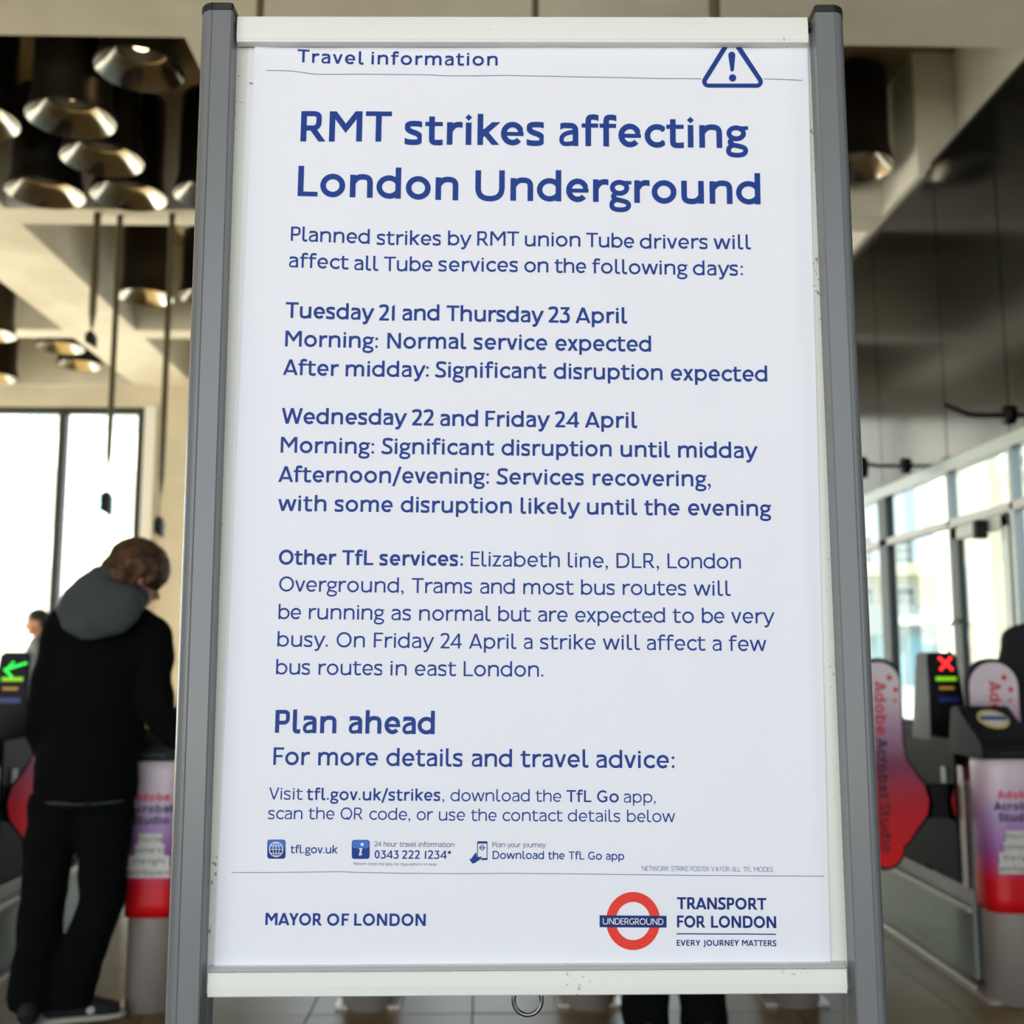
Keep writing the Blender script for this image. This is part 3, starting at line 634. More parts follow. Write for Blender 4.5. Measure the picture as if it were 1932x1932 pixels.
ce = struct(obj('ceiling', B(-11, 4.2, YF, YB+.3, HS, HS+.25), M['concrete_dark']))
def beam(x0, x1, y0, y1, lowered=0, m='concrete', bev=.012):
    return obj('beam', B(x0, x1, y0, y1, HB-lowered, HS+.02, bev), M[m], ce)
beam(-4.585, -3.80, YF, YB+.1); beam(-1.735, -.9, YF, YB+.1); beam(.45, 1.15, YF, YB+.1)
beam(XB, 4.2, 7.66, YB+.1); beam(XB+.3, 4.2, YF, 7.66)
beam(-11, 4.2, 4.9, 5.95, .001); beam(-11, 4.2, 8.41, 8.74, .001); beam(-11, 4.2, .6, 1.3, .001); beam(-11, 4.2, -3.2, -2.5, .001); beam(-11, 4.2, -6.9, -6.2, .001); beam(-11, 4.2, 11.7, 12.0, .001)
beam(-11, 4.2, YB-.02, YB+.4, .002)
beam(-7.6, -6.9, YF, YB+.1)

wr = struct(obj('wall_right', B(XW+.045, XW+.2, YF, YB+.1, 2.66, HB+.1), M['joint']))
ys = [YF, -6, -5, -4, -3, -1.9, -.8, .3, 1.4, 2.5, 3.55, 4.6, 5.66, 6.60, 7.53, 8.80, 10.1, 11.2, 12.3, 13.3, YB+.05]
for a, b in zip(ys, ys[1:]):
    obj('wall_panel', B(XW, XW+.04, a+.006, b-.006, 2.66 if b > 4.7 or a == -1.9 else .02, HB+.02, .003), M['granite'], wr)
# glazed screen under the dark panels
w2 = struct(empty('window_2', (XW, 5, 0)))
obj('wall_core', B(XW+.045, XW+.2, YF, -1.9, 0, 2.66), M['joint'], wr); obj('wall_core', B(XW+.045, XW+.2, -.8, 4.6, 0, 2.66), M['joint'], wr)  # unseen near stretch, closed off to darken the front of the hall
added_bay = obj('pane', B(.012, .02, -6.9, -5.8, .02, 2.64), M['glass'], w2)  # unseen glass bay added to throw a highlight on the right post
Z1, Z2 = 2.606, 2.215
def part(name, x0, x1, y0, y1, z0, z1, m, root, bev=0):
    l = root.location; return obj(name, B(x0-l.x, x1-l.x, y0-l.y, y1-l.y, z0-l.z, z1-l.z, bev), m, root)
part('transom', XW-.03, XW+.06, 4.62, YB, Z1-.035, Z1+.05, M['frame_grey'], w2, .004)
part('transom', XW-.02, XW+.05, 4.62, YB, Z2-.03, Z2+.025, M['white'], w2, .004)
for y in [q for q in ys[1:-1] if q > 4.7]:
    dark = abs(y-8.80) < .01
    part('mullion', XW-.02, XW+.05, y-(.09 if dark else .022), y+(.09 if dark else .022), 0, Z1-.03, M['frame_dark'] if dark else M['frame_grey'], w2, .003)
for a, b in [q for q in zip(ys, ys[1:]) if q[0] > 4.5]:
    if abs(a-6.60) > .01: part('pane', XW+.012, XW+.02, a+.02, b-.02, 0, Z2-.03, M['glass_tint'], w2)
    part('pane', XW+.012, XW+.02, a+.02, b-.02, Z2+.02, Z1-.03, M['glass_tint'], w2)
d1 = struct(empty('door_1', (XW, 7.2, 0)))
part('door_stile', XW-.025, XW+.03, 7.38, 7.48, .02, Z2-.04, M['frame_dark'], d1, .003)
part('door_stile', XW-.025, XW+.03, 6.65, 6.74, .02, Z2-.04, M['frame_grey'], d1, .003)
part('door_rail', XW-.025, XW+.03, 6.65, 7.48, Z2-.12, Z2-.04, M['white'], d1, .003)
part('door_rail', XW-.025, XW+.03, 6.65, 7.48, .02, .22, M['frame_grey'], d1, .003)
part('pane', XW-.004, XW+.004, 6.73, 7.40, .2, Z2-.1, M['glass_tint'], d1)
part('door_closer', XW-.09, XW-.02, 6.95, 7.25, Z2-.14, Z2-.07, M['white'], d1, .008)
part('door_closer_arm', XW-.11, XW-.03, 6.90, 6.95, Z2-.17, Z2-.05, M['black'], d1, .006)
h = obj('door_handle', tube(bmesh.new(), [(-.03, .25, .85), (-.09, .25, .9), (-.09, .25, 1.5), (-.03, .25, 1.55)], .014), M['steel'], d1)

wb = struct(empty('wall_back', (0, YB, 0)))
XJ = -4.455
part('wall_face', XJ+.16, -2.6, YB, YB+.3, 0, HB, M['render'], wb)
part('wall_header', -2.6, 3.6, YB, YB+.3, 4.52, HB, M['render'], wb)
w4 = struct(empty('window_4', (0, YB, 0)))
part('window_head', -2.6, XW, YB+.02, YB+.12, 4.43, 4.525, M['frame_dark'], w4)
part('window_sill', -2.6, XW, YB+.02, YB+.12, 0, .12, M['frame_dark'], w4)
for x in (-2.55, -1.4, -.25, .9, 2.05, 3.15): part('mullion', x-.05, x+.05, YB+.0, YB+.14, .1, 4.5, M['frame_dark'], w4)
for x in (-2.55, -1.4, -.25, .9, 2.05): part('pane', x+.05, x+1.1, YB+.06, YB+.07, .1, 4.48, M['glass'], w4)
part('wall_header', -11, XJ+.16, YB, YB+.3, 4.52, HB, M['render'], wb)
part('jamb_lining', XJ+.02, XJ+.165, YB-.05, YB+.25, 0, 4.52, M['white'], wb)
part('pilaster', -3.62, -3.30, YB-.18, YB, 0, HB, M['render'], wb, .01)
w1 = struct(empty('window_1', (XJ, YB, 0)))
part('window_head', -11, XJ+.02, YB+.02, YB+.12, 4.43, 4.525, M['frame_dark'], w1, .004)
part('window_sill', -11, XJ+.02, YB+.02, YB+.12, 0, .12, M['frame_dark'], w1, .004)
mx = [XJ-.035, -5.505, -6.56, -7.59, -8.65, -9.71, -10.9]
for x in mx: part('mullion', x-.05, x+.05, YB+.0, YB+.14, .1, 4.5, M['frame_dark'], w1, .004)
for a, b in zip(mx, mx[1:]): part('pane', b+.05, a-.05, YB+.06, YB+.07, .1, 4.48, M['glass'], w1)
wl = struct(obj('wall_left', B(-11.3, -11, YF, YB+.3, 4.5, HS+.2), M['render']))
w3 = struct(empty('added_window', (-11, 5, 0)))  # unseen side glazing, added to lighten the ceiling
part('wall_face', -11.3, -11, YF, 7.2, 0, 4.5, M['render'], wl)
ly = [7.25, 9.0, 10.7, 12.4, YB+.2]
for y in ly: part('mullion', -11.1, -10.98, y-.05, y+.05, 0, 4.5, M['frame_dark'], w3)
part('window_head', -11.1, -10.98, 7.2, YB, 4.42, 4.52, M['frame_dark'], w3)
for a, b in zip(ly, ly[1:]): part('pane', -11.05, -11.04, a+.05, b-.05, 0, 4.42, M['glass'], w3)

# ------------------------------------------------------------ outdoors
sg = struct(obj('street', B(-90, 90, -80, 130, -.4, -.16), M['street'])); sg['label'] = 'pale paved street outside the hall'
def building(label, x0, x1, y, ht, cols, rows, m, pane, bay0, bay, ww, wh, z0, zstep, group=None, depth=8):
    b = tag(empty('building', ((x0+x1)/2, y, -.16)), label, 'building', group)
    part('wall', x0, x1, y, y+depth, -.16, ht, m, b)
    part('cornice', x0-.3, x1+.3, y-.35, y+depth, ht-.6, ht, m, b, .05)
    part('string_course', x0-.1, x1+.1, y-.15, y, z0-1.0, z0-.8, m, b, .03)
    for i in range(cols):
        for j in range(rows):
            x = bay0+i*bay; z = z0+j*zstep
            if x+ww > x1-.3: continue
            f = part('window', x-.1, x+ww+.1, y-.08, y-.002, z-.1, z+wh+.1, M['white'], b)
            g = B(x-f.parent.location.x, x+ww-b.location.x, -.10, -.081, z+.16, z+wh+.16); p = obj('pane', g, pane, f)
            bars = bmesh.new()
            for q in (1, 2): box(bars, x+ww*q/3-.025-b.location.x, x+ww*q/3+.025-b.location.x, -.12, -.101, z+.16, z+wh+.16)
            for q in (1, 2, 3): box(bars, x-b.location.x, x+ww-b.location.x, -.12, -.101, z+wh*q/4-.02+.16, z+wh*q/4+.02+.16)
            obj('glazing_bars', bars, M['white'], f)
    return b
building('white sunlit terrace seen through the left window', -40, -9, 40, 12.5, 12, 3, M['stone_l'], M['pane_pale'], -38.3, 2.65, 1.0, 1.9, 2.7, 3.6)
building('pale stone block seen over the right hand ticket gates', 14, 27, 56, 6.0, 5, 2, M['stone_r'], M['pane_dark'], 14.6, 2.1, .75, 1.9, 2.9, 2.6)
bb = building('cream stone building standing close outside the glass door', 10.2, 26, 24, 13, 5, 3, M['stone_r'], M['pane_dark'], 11.5, 2.3, .62, 1.1, 2.1, 3.4, depth=.9)
bs = tag(empty('shopfront', (16, 50, 0)), 'low glazed shopfront with a white sign across the street', 'shop')
part('glazing', 13, 20.5, 50, 50.5, 0, 2.3, mat('pale blue shop glass', rgb(150, 190, 200), .3), bs)
part('fascia', 12.8, 20.7, 49.8, 50.2, 2.3, 3.7, mat('grey fascia', rgb(150, 152, 150), .6), bs)
part('sign_board', 18.1, 19.6, 49.6, 49.8, 2.75, 3.15, M['white'], bs)
for k in range(6): part('glazing_post', 13.2+k*1.4, 13.28+k*1.4, 49.9, 50, 0, 2.3, M['frame_grey'], bs)

# ------------------------------------------------------------ drum pendants
def pendant(rim_px, rim_py, Y, label, r=.27, first=None, canopy=False, blen=.62):
    c = at(rim_px, rim_py, Y)
    if first is None:
        t = empty('pendant_light')
        k = 1.0
        body = lathe(bmesh.new(), [(.268, .004), (.272, .0), (.270, .012), (.250, .10), (.240, .14), (.237, .20), (.237, .12+blen), (.225, .135+blen), (0.03, .14+blen)], 48, close=False)
        obj('drum', body, M['drum'], t, True)
        sk = lathe(bmesh.new(), [(.269, .001), (.262, .012), (.205, .075), (.155, .128), (.148, .130)], 48, close=False)
        obj('reflector', sk, M['polish'], t, True)
        inn = lathe(bmesh.new(), [(.149, .130), (.146, .50), (.02, .51), (.001, .51)], 32, close=False)
        obj('lamp_well', inn, M['black'], t, True)
        obj('lamp', lathe(bmesh.new(), [(.001, .150), (.045, .152), (.060, .18), (.04, .26), (.001, .27)], 24, close=False), M['lampglass'], t, True)
        obj('stem', lathe(bmesh.new(), [(.075, .14+blen), (.075, 1.6)], 24), M['steel_dark'], t, True)
        obj('stem_collar', lathe(bmesh.new(), [(.088, .14+blen), (.088, .17+blen), (.076, .175+blen)], 24), M['polish'], t, True)
    else:
        t = first.copy(); COL.objects.link(t)
        for ch in first.children:
            q = ch.copy(); COL.objects.link(q); q.parent = t
            if ch.name.startswith('stem') and not ch.name.startswith('stem_c'):
                q.data = ch.data.copy()
    t.location = c
    for ch in t.children:                                   # the stem always ends at the slab
        if ch.name.startswith('stem') and not ch.name.startswith('stem_c'):
            zs = max(v.co.z for v in ch.data.vertices)
            for v in ch.data.vertices:
                if v.co.z > zs-.01: v.co.z = HS+.01-c.z
    tag(t, label, 'pendant light', 'drum pendant lights')
    if canopy:
        obj('ceiling_rose', lathe(bmesh.new(), [(.001, 0), (.28, .0), (.30, .02), (.30, .05)], 40, close=False), M['white'], t, True).location.z = HS-c.z-.06
    return t
M['rod'] = mat('brown painted steel', rgb(104, 94, 70), .4, .3); M['drum'] = mat('dark bronze drum', rgb(52, 48, 40), .38, .85)
M['lampglass'] = mat('lamp glass', rgb(255, 226, 170), .4, emit=5)
PD = [(264, 133, 6.45, 'large drum pendant light nearest the left post top, just under the front beam'),
 (134, 226, 6.65, 'second drum pendant from the left in the upper row under the front beam'),
 (-46, 228, 6.9, 'drum pendant cut off by the left picture edge in the upper row'),
 (193, 303, 7.2, 'drum pendant hanging lower in the middle of the left cluster'),
 (86, 367, 7.65, 'drum pendant at the lower left of the left cluster'),
 (243, 372, 7.8, 'drum pendant low in the left cluster with two rods below it'),
 (399, 372, 7.8, 'drum pendant mostly hidden behind the left post of the stand, lower row'),
 (262, 304, 9.1, 'drum pendant behind the others of the left cluster'),
 (275, 562, 10.6, 'drum pendant alone beyond the second beam, beside the stand post'),
 (386, 562, 11.2, 'drum pendant beyond the second beam, showing only its left edge at the post'),
 (-22, 632, 11.2, 'far drum pendant at the left picture edge, upper of two'),
 (114, 657, 12.6, 'far drum pendant under the bright beam, left of the pair'),
 (150, 690, 13.3, 'smallest far drum pendant beside the short rod tip'),
 (-8, 714, 13.7, 'far drum pendant at the left picture edge, lower of two'),
 (1618, 318, 7.9, 'drum pendant just right of the stand, with a bright collar on its stem')]
first = None
for i, (x, y, Y, l) in enumerate(PD):
    t = pendant(x, y, Y, l, first=first, canopy=i in (8, 9))
    if first is None: first = t

def rod(px0, px1, py1, Y, r, label, wpy=None, w=(.03, .03)):
    c = at(px1, py1, Y); t = tag(empty('hanging_rod', (c.x, c.y, c.z)), label, 'rod', 'hanging rods')
    top = HS-c.z if not any(b0 < Y < b1 for b0, b1 in ((4.9, 5.95), (8.41, 8.74))) else HB-c.z
    obj('rod_shaft', tube(bmesh.new(), [(0, 0, top+.01), (0, 0, .12), (0, 0, .02), (0, 0, -.02)], [r, r, r*.55, r*.2], 16), M['rod'], t, True)
    if wpy:
        z0 = at(px1, wpy[0], Y).z-c.z; z1 = at(px1, wpy[1], Y).z-c.z
        obj('cable', tube(bmesh.new(), [(0, 0, 0), (-.012, 0, z0)], .004, 6), M['black'], t)
        bm = bmesh.new(); a, hh = w; zt = z0; zb = z1
        prism(bm, [(-a, zt-.03), (-a*.2, zt), (a*.3, zt), (a, zt-.04), (a, zb), (-a, zb+.04)], -hh, hh, 'y')
        obj('sensor_box', bm, M['black'], t)
    return t
rod(185, 173, 618, 8.5, .029, 'short thick hanging rod with a small round fitting, left of the other two', (626, 656), (.036, .036))
rod(230, 204, 885, 8.55, .023, 'long hanging rod with a dark box at its end in front of the window', (928, 973), (.036, .04))
rod(322, 303, 930, 8.5, .024, 'hanging rod beside the stand with a dark box in front of the cream wall', (975, 1015), (.03, .04))
rod(494, 489, 70, 4.7, .017, 'thin rod coming down behind the left end of the top rail')
rod(1010, 1010, 70, 4.7, .016, 'thin rod coming down behind the middle of the top rail')
rod(1350, 1349, 70, 4.7, .026, 'thicker rod coming down behind the right part of the top rail')

# wall arms on the dark panels
def arm(label, pts, knob=None, r=.018):
    t = tag(empty('wall_arm', (XW, pts[0][1], pts[0][2])), label, 'wall lamp')
    o = Vector(t.location)
    obj('arm', tube(bmesh.new(), [Vector(p)-o for p in pts], r, 12), M['black'], t, True)
    obj('wall_plate', tube(bmesh.new(), [(.0, 0, 0), (-.03, 0, 0)], .06, 20), M['black'], t, True)
    if knob:
        k = Vector(knob)-o
        obj('lamp_head', lathe(bmesh.new(), [(.001, -.10), (.045, -.09), (.055, 0), (.045, .06), (.001, .075)], 20, (k.x, k.y, k.z), close=False), M['black'], t, True)
    return t
Ya = 8.3; za = at(1700, 879, Ya).z
arm('black wall lamp on a short arm low on the dark panels beside the stand', [(XW, Ya, za), (2.98, Ya, za+.0), (2.93, Ya, za+.01), (2.86, Ya, za+.01)], (2.86, Ya, za), .014)
Yb_ = 6.6; zb_ = at(1900, 783, Yb_).z
arm('thin black curved arm on the dark panels near the right picture edge', [(XW, Yb_, zb_), (3.05, Yb_, zb_-.005), (2.95, Yb_, zb_), (2.87, Yb_, zb_+.035), (2.80, Yb_, zb_+.065)], None, .016)
# ------------------------------------------------------------ ticket gates
def gradient(name, stops, z0, z1, rough=.35):
    """printed vinyl whose colours run from top to bottom"""
    m = bpy.data.materials.new(name); m.use_nodes = True; nt = m.node_tree; b = nt.nodes['Principled BSDF']; b.inputs['Roughness'].default_value = rough
    tc = nt.nodes.new('ShaderNodeTexCoord'); sx = nt.nodes.new('ShaderNodeSeparateXYZ'); nt.links.new(tc.outputs['Object'], sx.inputs[0])
    mr = nt.nodes.new('ShaderNodeMapRange'); mr.inputs[1].default_value = z0; mr.inputs[2].default_value = z1; nt.links.new(sx.outputs[2], mr.inputs[0])
    ra = nt.nodes.new('ShaderNodeValToRGB'); nt.links.new(mr.outputs[0], ra.inputs[0]); nt.links.new(ra.outputs[0], b.inputs['Base Color'])
    e = ra.color_ramp.elements
    while len(e) < len(stops): e.new(.5)
    for k, (p, c) in enumerate(sorted(stops)): e[k].position = p; e[k].color = rgb(*c)
    return m
AD = [(0, (232, 14, 22)), (.20, (226, 22, 36)), (.40, (160, 92, 168)), (.62, (186, 156, 208)), (.78, (228, 206, 226)), (1, (244, 232, 238))]
M['wrap'] = gradient('printed advert wrap', AD, .34, .915)
M['flapad'] = gradient('printed advert on paddle', [(0, (238, 12, 10)), (.28, (206, 24, 40)), (.50, (132, 60, 92)), (.68, (190, 150, 182)), (.85, (236, 222, 232)), (1, (240, 228, 236))], .45, 1.28)
M['adred'] = mat('red lettering', rgb(226, 26, 34), .5); M['adblack'] = mat('dark lettering', rgb(34, 22, 40), .5)
M['adlabel'] = mat('pale label', rgb(226, 224, 216), .5); M['adtext'] = mat('grey lettering', rgb(70, 66, 66), .5)
M['led_red'] = mat('red led', rgb(255, 40, 46), .4, emit=2.2); M['led_green'] = mat('green led', rgb(20, 220, 60), .4, emit=1.6)
M['strip_green'] = mat('green display strip', rgb(120, 190, 20), .4, emit=.8); M['strip_blue'] = mat('blue label', rgb(44, 52, 130), .4)
M['strip_orange'] = mat('amber display text', rgb(190, 140, 60), .4, emit=.25); M['yellow'] = mat('yellow reader disc', rgb(232, 214, 150), .4)
M['disc_blue'] = mat('blue bar on reader', rgb(40, 70, 150), .4)
M['cabinet'] = mat('grey cabinet side', rgb(186, 188, 182), .4, .1, var=.1, vscale=4)
M['cab_dark'] = mat('dark cabinet', rgb(24, 24, 24), .6, spec=.2)
GY0, GY1, GR = 4.40, 6.15, .097
def letters(name, txt, w, size, m, parent, fn, lift=.0006, center=True, label=None):
    """flat letters; fn maps (x, y) in metres to a 3-D point on the surface"""
    gl, W = word_polys(txt.replace(' ', '\x00'), w) if ' ' not in txt else (None, None)
    if gl is None:
        gl = []; x = 0
        for wd_ in txt.split(' '):
            g, W1 = word_polys(wd_, w); gl += [(P, x+xx) for P, xx in g]; x += W1+.38
        W = x-.38
    vs = []; fs = []; off = W/2 if center else 0
    for P, x in gl:
        for q in P:
            k = len(vs); vs += [fn((x+gx-off)*size, gy*size) for gx, gy in q]; fs.append(tuple(range(k, k+len(q))))
    o = obj(name, (vs, fs), m, parent)
    if label: o['label'] = label
    return o
def make_gate():
    t = empty('ticket_gate')
    # local frame: x across the aisle, y down the hall from the gate's near end, z up
    for y, nm in ((0, 'end_post'), (GY1-GY0, 'end_post')):
        obj(nm, lathe(bmesh.new(), [(GR, .0), (GR, .92)], 40, (0, y, 0)), M['steel'], t, True)
    obj('base_plate', B(-.12, .12, -.06, GY1-GY0+.06, 0, .012), M['steel'], t)
    L = GY1-GY0
    obj('cabinet', B(-.075, .075, .62, L-.10, .02, 1.0, .02), M['cab_dark'], t)
    obj('lower_body', B(-.05, .05, .09, .62, .03, .80, .01), M['cabinet'], t)
    for s in (-1, 1):
        g = obj('side_glass', B(s*.112-.004, s*.112+.004, .09, L-.1, .03, .30), M['glass_side'], t)
        obj('glass_rail', B(s*.112-.010, s*.112+.010, .09, L-.1, .30, .32, .003), M['steel'], g)
        obj('glass_rail', B(s*.112-.010, s*.112+.010, .09, L-.1, .012, .03, .003), M['steel'], g)
        obj('side_panel', B(s*.08-.006, s*.08+.006, .12, L-.12, .04, .38, .003), M['cabinet'], t)
        obj('upper_panel', B(s*.078-.006, s*.078+.006, .245, L-.12, .39, .96, .003), M['cab_dark'], t)
        obj('trim_strip', B(s*.088-.004, s*.088+.004, .16, .20, .38, .86, .003), M['steel'], t)
        obj('sensor_eye', B(s*.088-.004, s*.088+.006, .33, .37, .74, .84, .003), M['cabinet'], t)
    # advert wrapped round the near post
    bm = bmesh.new(); r = .104; n = 56; zs = [.34+.575*k/12 for k in range(13)]
    def sq(a):                                        # slightly squared round section
        c, s = math.cos(a), math.sin(a); q = (abs(c)**3.2+abs(s)**3.2)**(1/3.2); return r*c/q, r*s/q
    rings = [[bm.verts.new((*sq(2*math.pi*i/n), z)) for i in range(n)] for z in zs]
    for a, b in zip(rings, rings[1:]):
        for i in range(n): bm.faces.new((a[i], a[(i+1) % n], b[(i+1) % n], b[i]))
    bm.faces.new(rings[0]); bm.faces.new(rings[-1][::-1])
    wr_ = obj('advert_wrap', bm, M['wrap'], t, True); lab(wr_, 'advert wrap fading from white through purple to red')
    def front(x, y, z0): return (x, -r-.0012, z0+y)
    letters('lettering', 'Adobe', .21, .030, M['adred'], wr_, lambda x, y: front(x, y, .765), label='red word')
    letters('lettering', 'Acrobat', .21, .030, M['adblack'], wr_, lambda x, y: front(x, y, .722))
    letters('lettering', 'Studio', .21, .030, M['adblack'], wr_, lambda x, y: front(x, y, .680))
    for k, (tx, hw) in enumerate((("You've", .045), ('come to', .055), ('the right', .075), ('workspace', .08))):
        z = .616-.040*k
        obj('label_strip', B(-hw, hw, -r-.0016, -r, z-.010, z+.029), M['adlabel'], wr_)
        letters('lettering', tx, .14, .021, M['adtext'], wr_, lambda x, y: (x, -r-.0022, z+y))
    # reader head on the near post
    bm = bmesh.new(); S = [(-.125, .912), (-.125, .955), (-.108, .985), (.085, 1.105), (.16, 1.10), (.20, .93), (.20, .912)]
    prism(bm, S, -.125, .085, 'x'); bmesh.ops.bevel(bm, geom=bm.edges[:], offset=.008, segments=2, affect='EDGES')
    hd = obj('reader_head', bm, M['black'], t)
    d = Vector((0, .193, .12)).normalized(); nrm = Vector((0, -d.z, d.y)); o = Vector((-.02, .005, .985+.12*(.113/.193)))+nrm*.001
    def disc(rad, off, m, nm, sx=1, sy=1, n=36):
        vs = [tuple(o+nrm*off+Vector((math.cos(2*math.pi*k/n)*rad*sx, 0, 0))+d*math.sin(2*math.pi*k/n)*rad*sy) for k in range(n)]
        vs += [tuple(Vector(v)-nrm*.006) for v in vs]
        return obj(nm, (vs, [tuple(range(n))]+[(i, i+n, (i+1) % n+n, (i+1) % n) for i in range(n)]), m, hd)
    disc(.060, .004, M['yellow'], 'reader_disc'); disc(.045, .0055, M['white'], 'disc_centre'); 
    vs = [tuple(o+nrm*.008+Vector((x, 0, 0))+d*y) for x, y in ((-.052, -.011), (.052, -.011), (.052, .011), (-.052, .011))]; vs += [tuple(Vector(v)-nrm*.006) for v in vs]
    obj('disc_bar', (vs, [(0, 1, 2, 3), (0, 4, 5, 1), (1, 5, 6, 2), (2, 6, 7, 3), (3, 7, 4, 0)]), M['disc_blue'], hd)
    obj('card_slot', B(-.06, .05, -.129, -.121, .93, .94), M['joint'], hd)
    # display tower
    ty = .50
    bm = bmesh.new(); prism(bm, [(ty-.03, .93), (ty-.03, 1.12), (ty+.01, 1.322), (ty+.15, 1.322), (ty+.20, .93)], -.085, .075, 'x')
    for v in bm.verts:
        if v.co.z > 1.3: v.co.x *= .80
    bmesh.ops.bevel(bm, geom=bm.edges[:], offset=.010, segments=2, affect='EDGES')
    tw = obj('display_tower', bm, M['blackgloss'], t)
    return t, tw, ty
gate0, tower0, TY = make_gate()
def tface(z): return TY-.03 if z < 1.12 else TY-.03+.04*(z-1.12)/.202
def tower_lights(tw, kind):
    vs = []; fs = []
    def dot(x, z, r=.0075):
        k = len(vs); n = 10; y = tface(z)-.0035; vs.extend([(x+r*math.cos(2*math.pi*i/n), y, z+r*math.sin(2*math.pi*i/n)) for i in range(n)]); fs.append(tuple(range(k, k+n)))
    if kind == 'cross':
        for k in range(-2, 3):
            dot(k*.0115+.006, 1.272+k*.0115); dot(k*.0115+.006, 1.272-k*.0115)
        o = obj('cross_light', (vs, fs), M['led_red'], tw); lab(o, 'lit red cross')
    else:
        for k in range(-4, 4): dot(k*.012+.012, 1.262+.0+k*.004, .006)
        for k in range(1, 4): dot(-.036+k*.010, 1.246-k*.0-.006+k*.012, .006); dot(-.036+k*.010, 1.246-k*.009, .006)
        o = obj('arrow_light', (vs, fs), M['led_green'], tw); lab(o, 'lit green arrow')
    def strip(nm, x0, x1, z0, z1, m, off=.004):
        y0, y1 = tface(z0)-off, tface(z1)-off
        return obj(nm, ([(x0, y0, z0), (x1, y0, z0), (x1, y1, z1), (x0, y1, z1), (x0, y0+.003, z0), (x1, y0+.003, z0), (x1, y1+.003, z1), (x0, y1+.003, z1)], [(0, 1, 2, 3), (0, 4, 5, 1), (1, 5, 6, 2), (2, 6, 7, 3), (3, 7, 4, 0)]), m, tw)
    strip('display_strip', -.045, .045, 1.198, 1.214, M['strip_green']); strip('display_text', -.035, .030, 1.160, 1.172, M['strip_orange']); strip('blue_label', -.042, .048, 1.105, 1.127, M['strip_blue'], .0045)
GX = [-2.05, -1.258, -.442, .387, 1.17, 2.02]
GL = ['ticket gate at the left picture edge with a green arrow display', 'ticket gate beside the hooded person, its advert post against the left stand post',
      'ticket gate behind the stand, its post base left of the ring', 'ticket gate behind the stand, its post base just right of the ring',
      'ticket gate behind the stand, its post base right of the black trousers', 'ticket gate at the right picture edge with a red cross display']
for i, (x, l) in enumerate(zip(GX, GL)):
    g = gate0 if i == 0 else dup(gate0)
    g.location = (x, GY0, 0); tag(g, l, 'ticket gate', 'ticket gates across the hall')
    if i == 0: gates = []
    gates.append(g)
for i, g in enumerate(gates):
    tw = [c for c in g.children if c.name.startswith('display_tower')][0]
    tower_lights(tw, 'arrow' if i in (0, 1) else 'cross')
# paddles
def paddle(x, side, Y, label, reach=.035, w=.235):
    """closed paddle seen face on; side = -1 hinged on the left cabinet, +1 hinged on the right one"""
    t = tag(empty('gate_paddle', (x, Y, 0)), label, 'gate paddle', 'printed gate paddles'); hw = w/2; s = -side
    pts = [(-hw*s, .66), (-hw*s, 1.28-hw)]
    pts += [(hw*math.cos(R(a))*s, 1.28-hw+hw*math.sin(R(a))) for a in range(170, -1, -10)]
    pts += [(hw*s, .95), (hw*s+.012*s, .88), (hw*s+.045*s, .825), (hw*s+.085*s, .77), (hw*s+.10*s, .71), (hw*s+.09*s, .655), (hw*s+.045*s, .60), (hw*s+.01*s, .55)]
    pts += [((.0+hw*.85*math.cos(R(a)))*s, .53+.085*math.sin(R(a))) for a in range(0, -181, -20)]
    pts += [(-hw*.95*s, .58)]
    def outl(k, y):
        c = (0, .8); return [(c[0]+(px-c[0])*k, y, c[1]+(pz-c[1])*(1+(k-1)*.35)) for px, pz in pts]
    n = len(pts)
    bm = bmesh.new(); a = [bm.verts.new(p) for p in outl(1.10, 0)]; b = [bm.verts.new(p) for p in outl(1.10, .03)]
    bm.faces.new(a); bm.faces.new(b[::-1])
    for i in range(n): bm.faces.new((a[i], b[i], b[(i+1) % n], a[(i+1) % n]))
    obj('paddle_edge', bm, M['black'], t)
    bm = bmesh.new(); a = [bm.verts.new(p) for p in outl(1.0, -.004)]; b = [bm.verts.new(p) for p in outl(1.0, .001)]
    bm.faces.new(a); bm.faces.new(b[::-1])
    for i in range(n): bm.faces.new((a[i], b[i], b[(i+1) % n], a[(i+1) % n]))
    f = obj('printed_face', bm, M['flapad'], t); lab(f, 'printed face fading from pink white through purple to red')
    down = lambda x0, z0: (lambda u, v: (x0+v, -.0055, z0-u))
    letters('lettering', 'Adobe', .20, .048, M['adred'], f, down(-.02, 1.20), center=False, label='red word reading downwards')
    letters('lettering', 'Acrobat Studio', .20, .044, M['adblack'], f, down(-.018, .965), center=False, label='dark words reading downwards')
    for (px, pz, r) in ((.045, 1.215, .014), (.07, 1.165, .013), (.065, 1.12, .009)):
        obj('printed_star', ([(px-r, -.0055, pz), (px, -.0055, pz-r), (px+r, -.0055, pz), (px, -.0055, pz+r)], [(0, 1, 2, 3)]), M['adred'], f)
    obj('hinge_arm', B(min((hw+.09)*s, (hw+.10+reach)*s), max((hw+.09)*s, (hw+.10+reach)*s), .0, .03, .64, .78), M['cab_dark'], t)
    return t
PY = 4.66
x1_ = at(1662, 1400, PY).x; x2_ = at(1880, 1400, PY).x
paddle(x1_, -1, PY, 'red and white printed gate paddle beside the right post of the stand', 1.937-(x1_+.178/2+.10), w=.178)
paddle(x2_, 1, PY, 'arched printed gate paddle near the right picture edge', .01, w=.206)
paddle(-1.745, 1, PY, 'printed gate paddle glimpsed between the left gate and the hooded person', .021, w=.2)
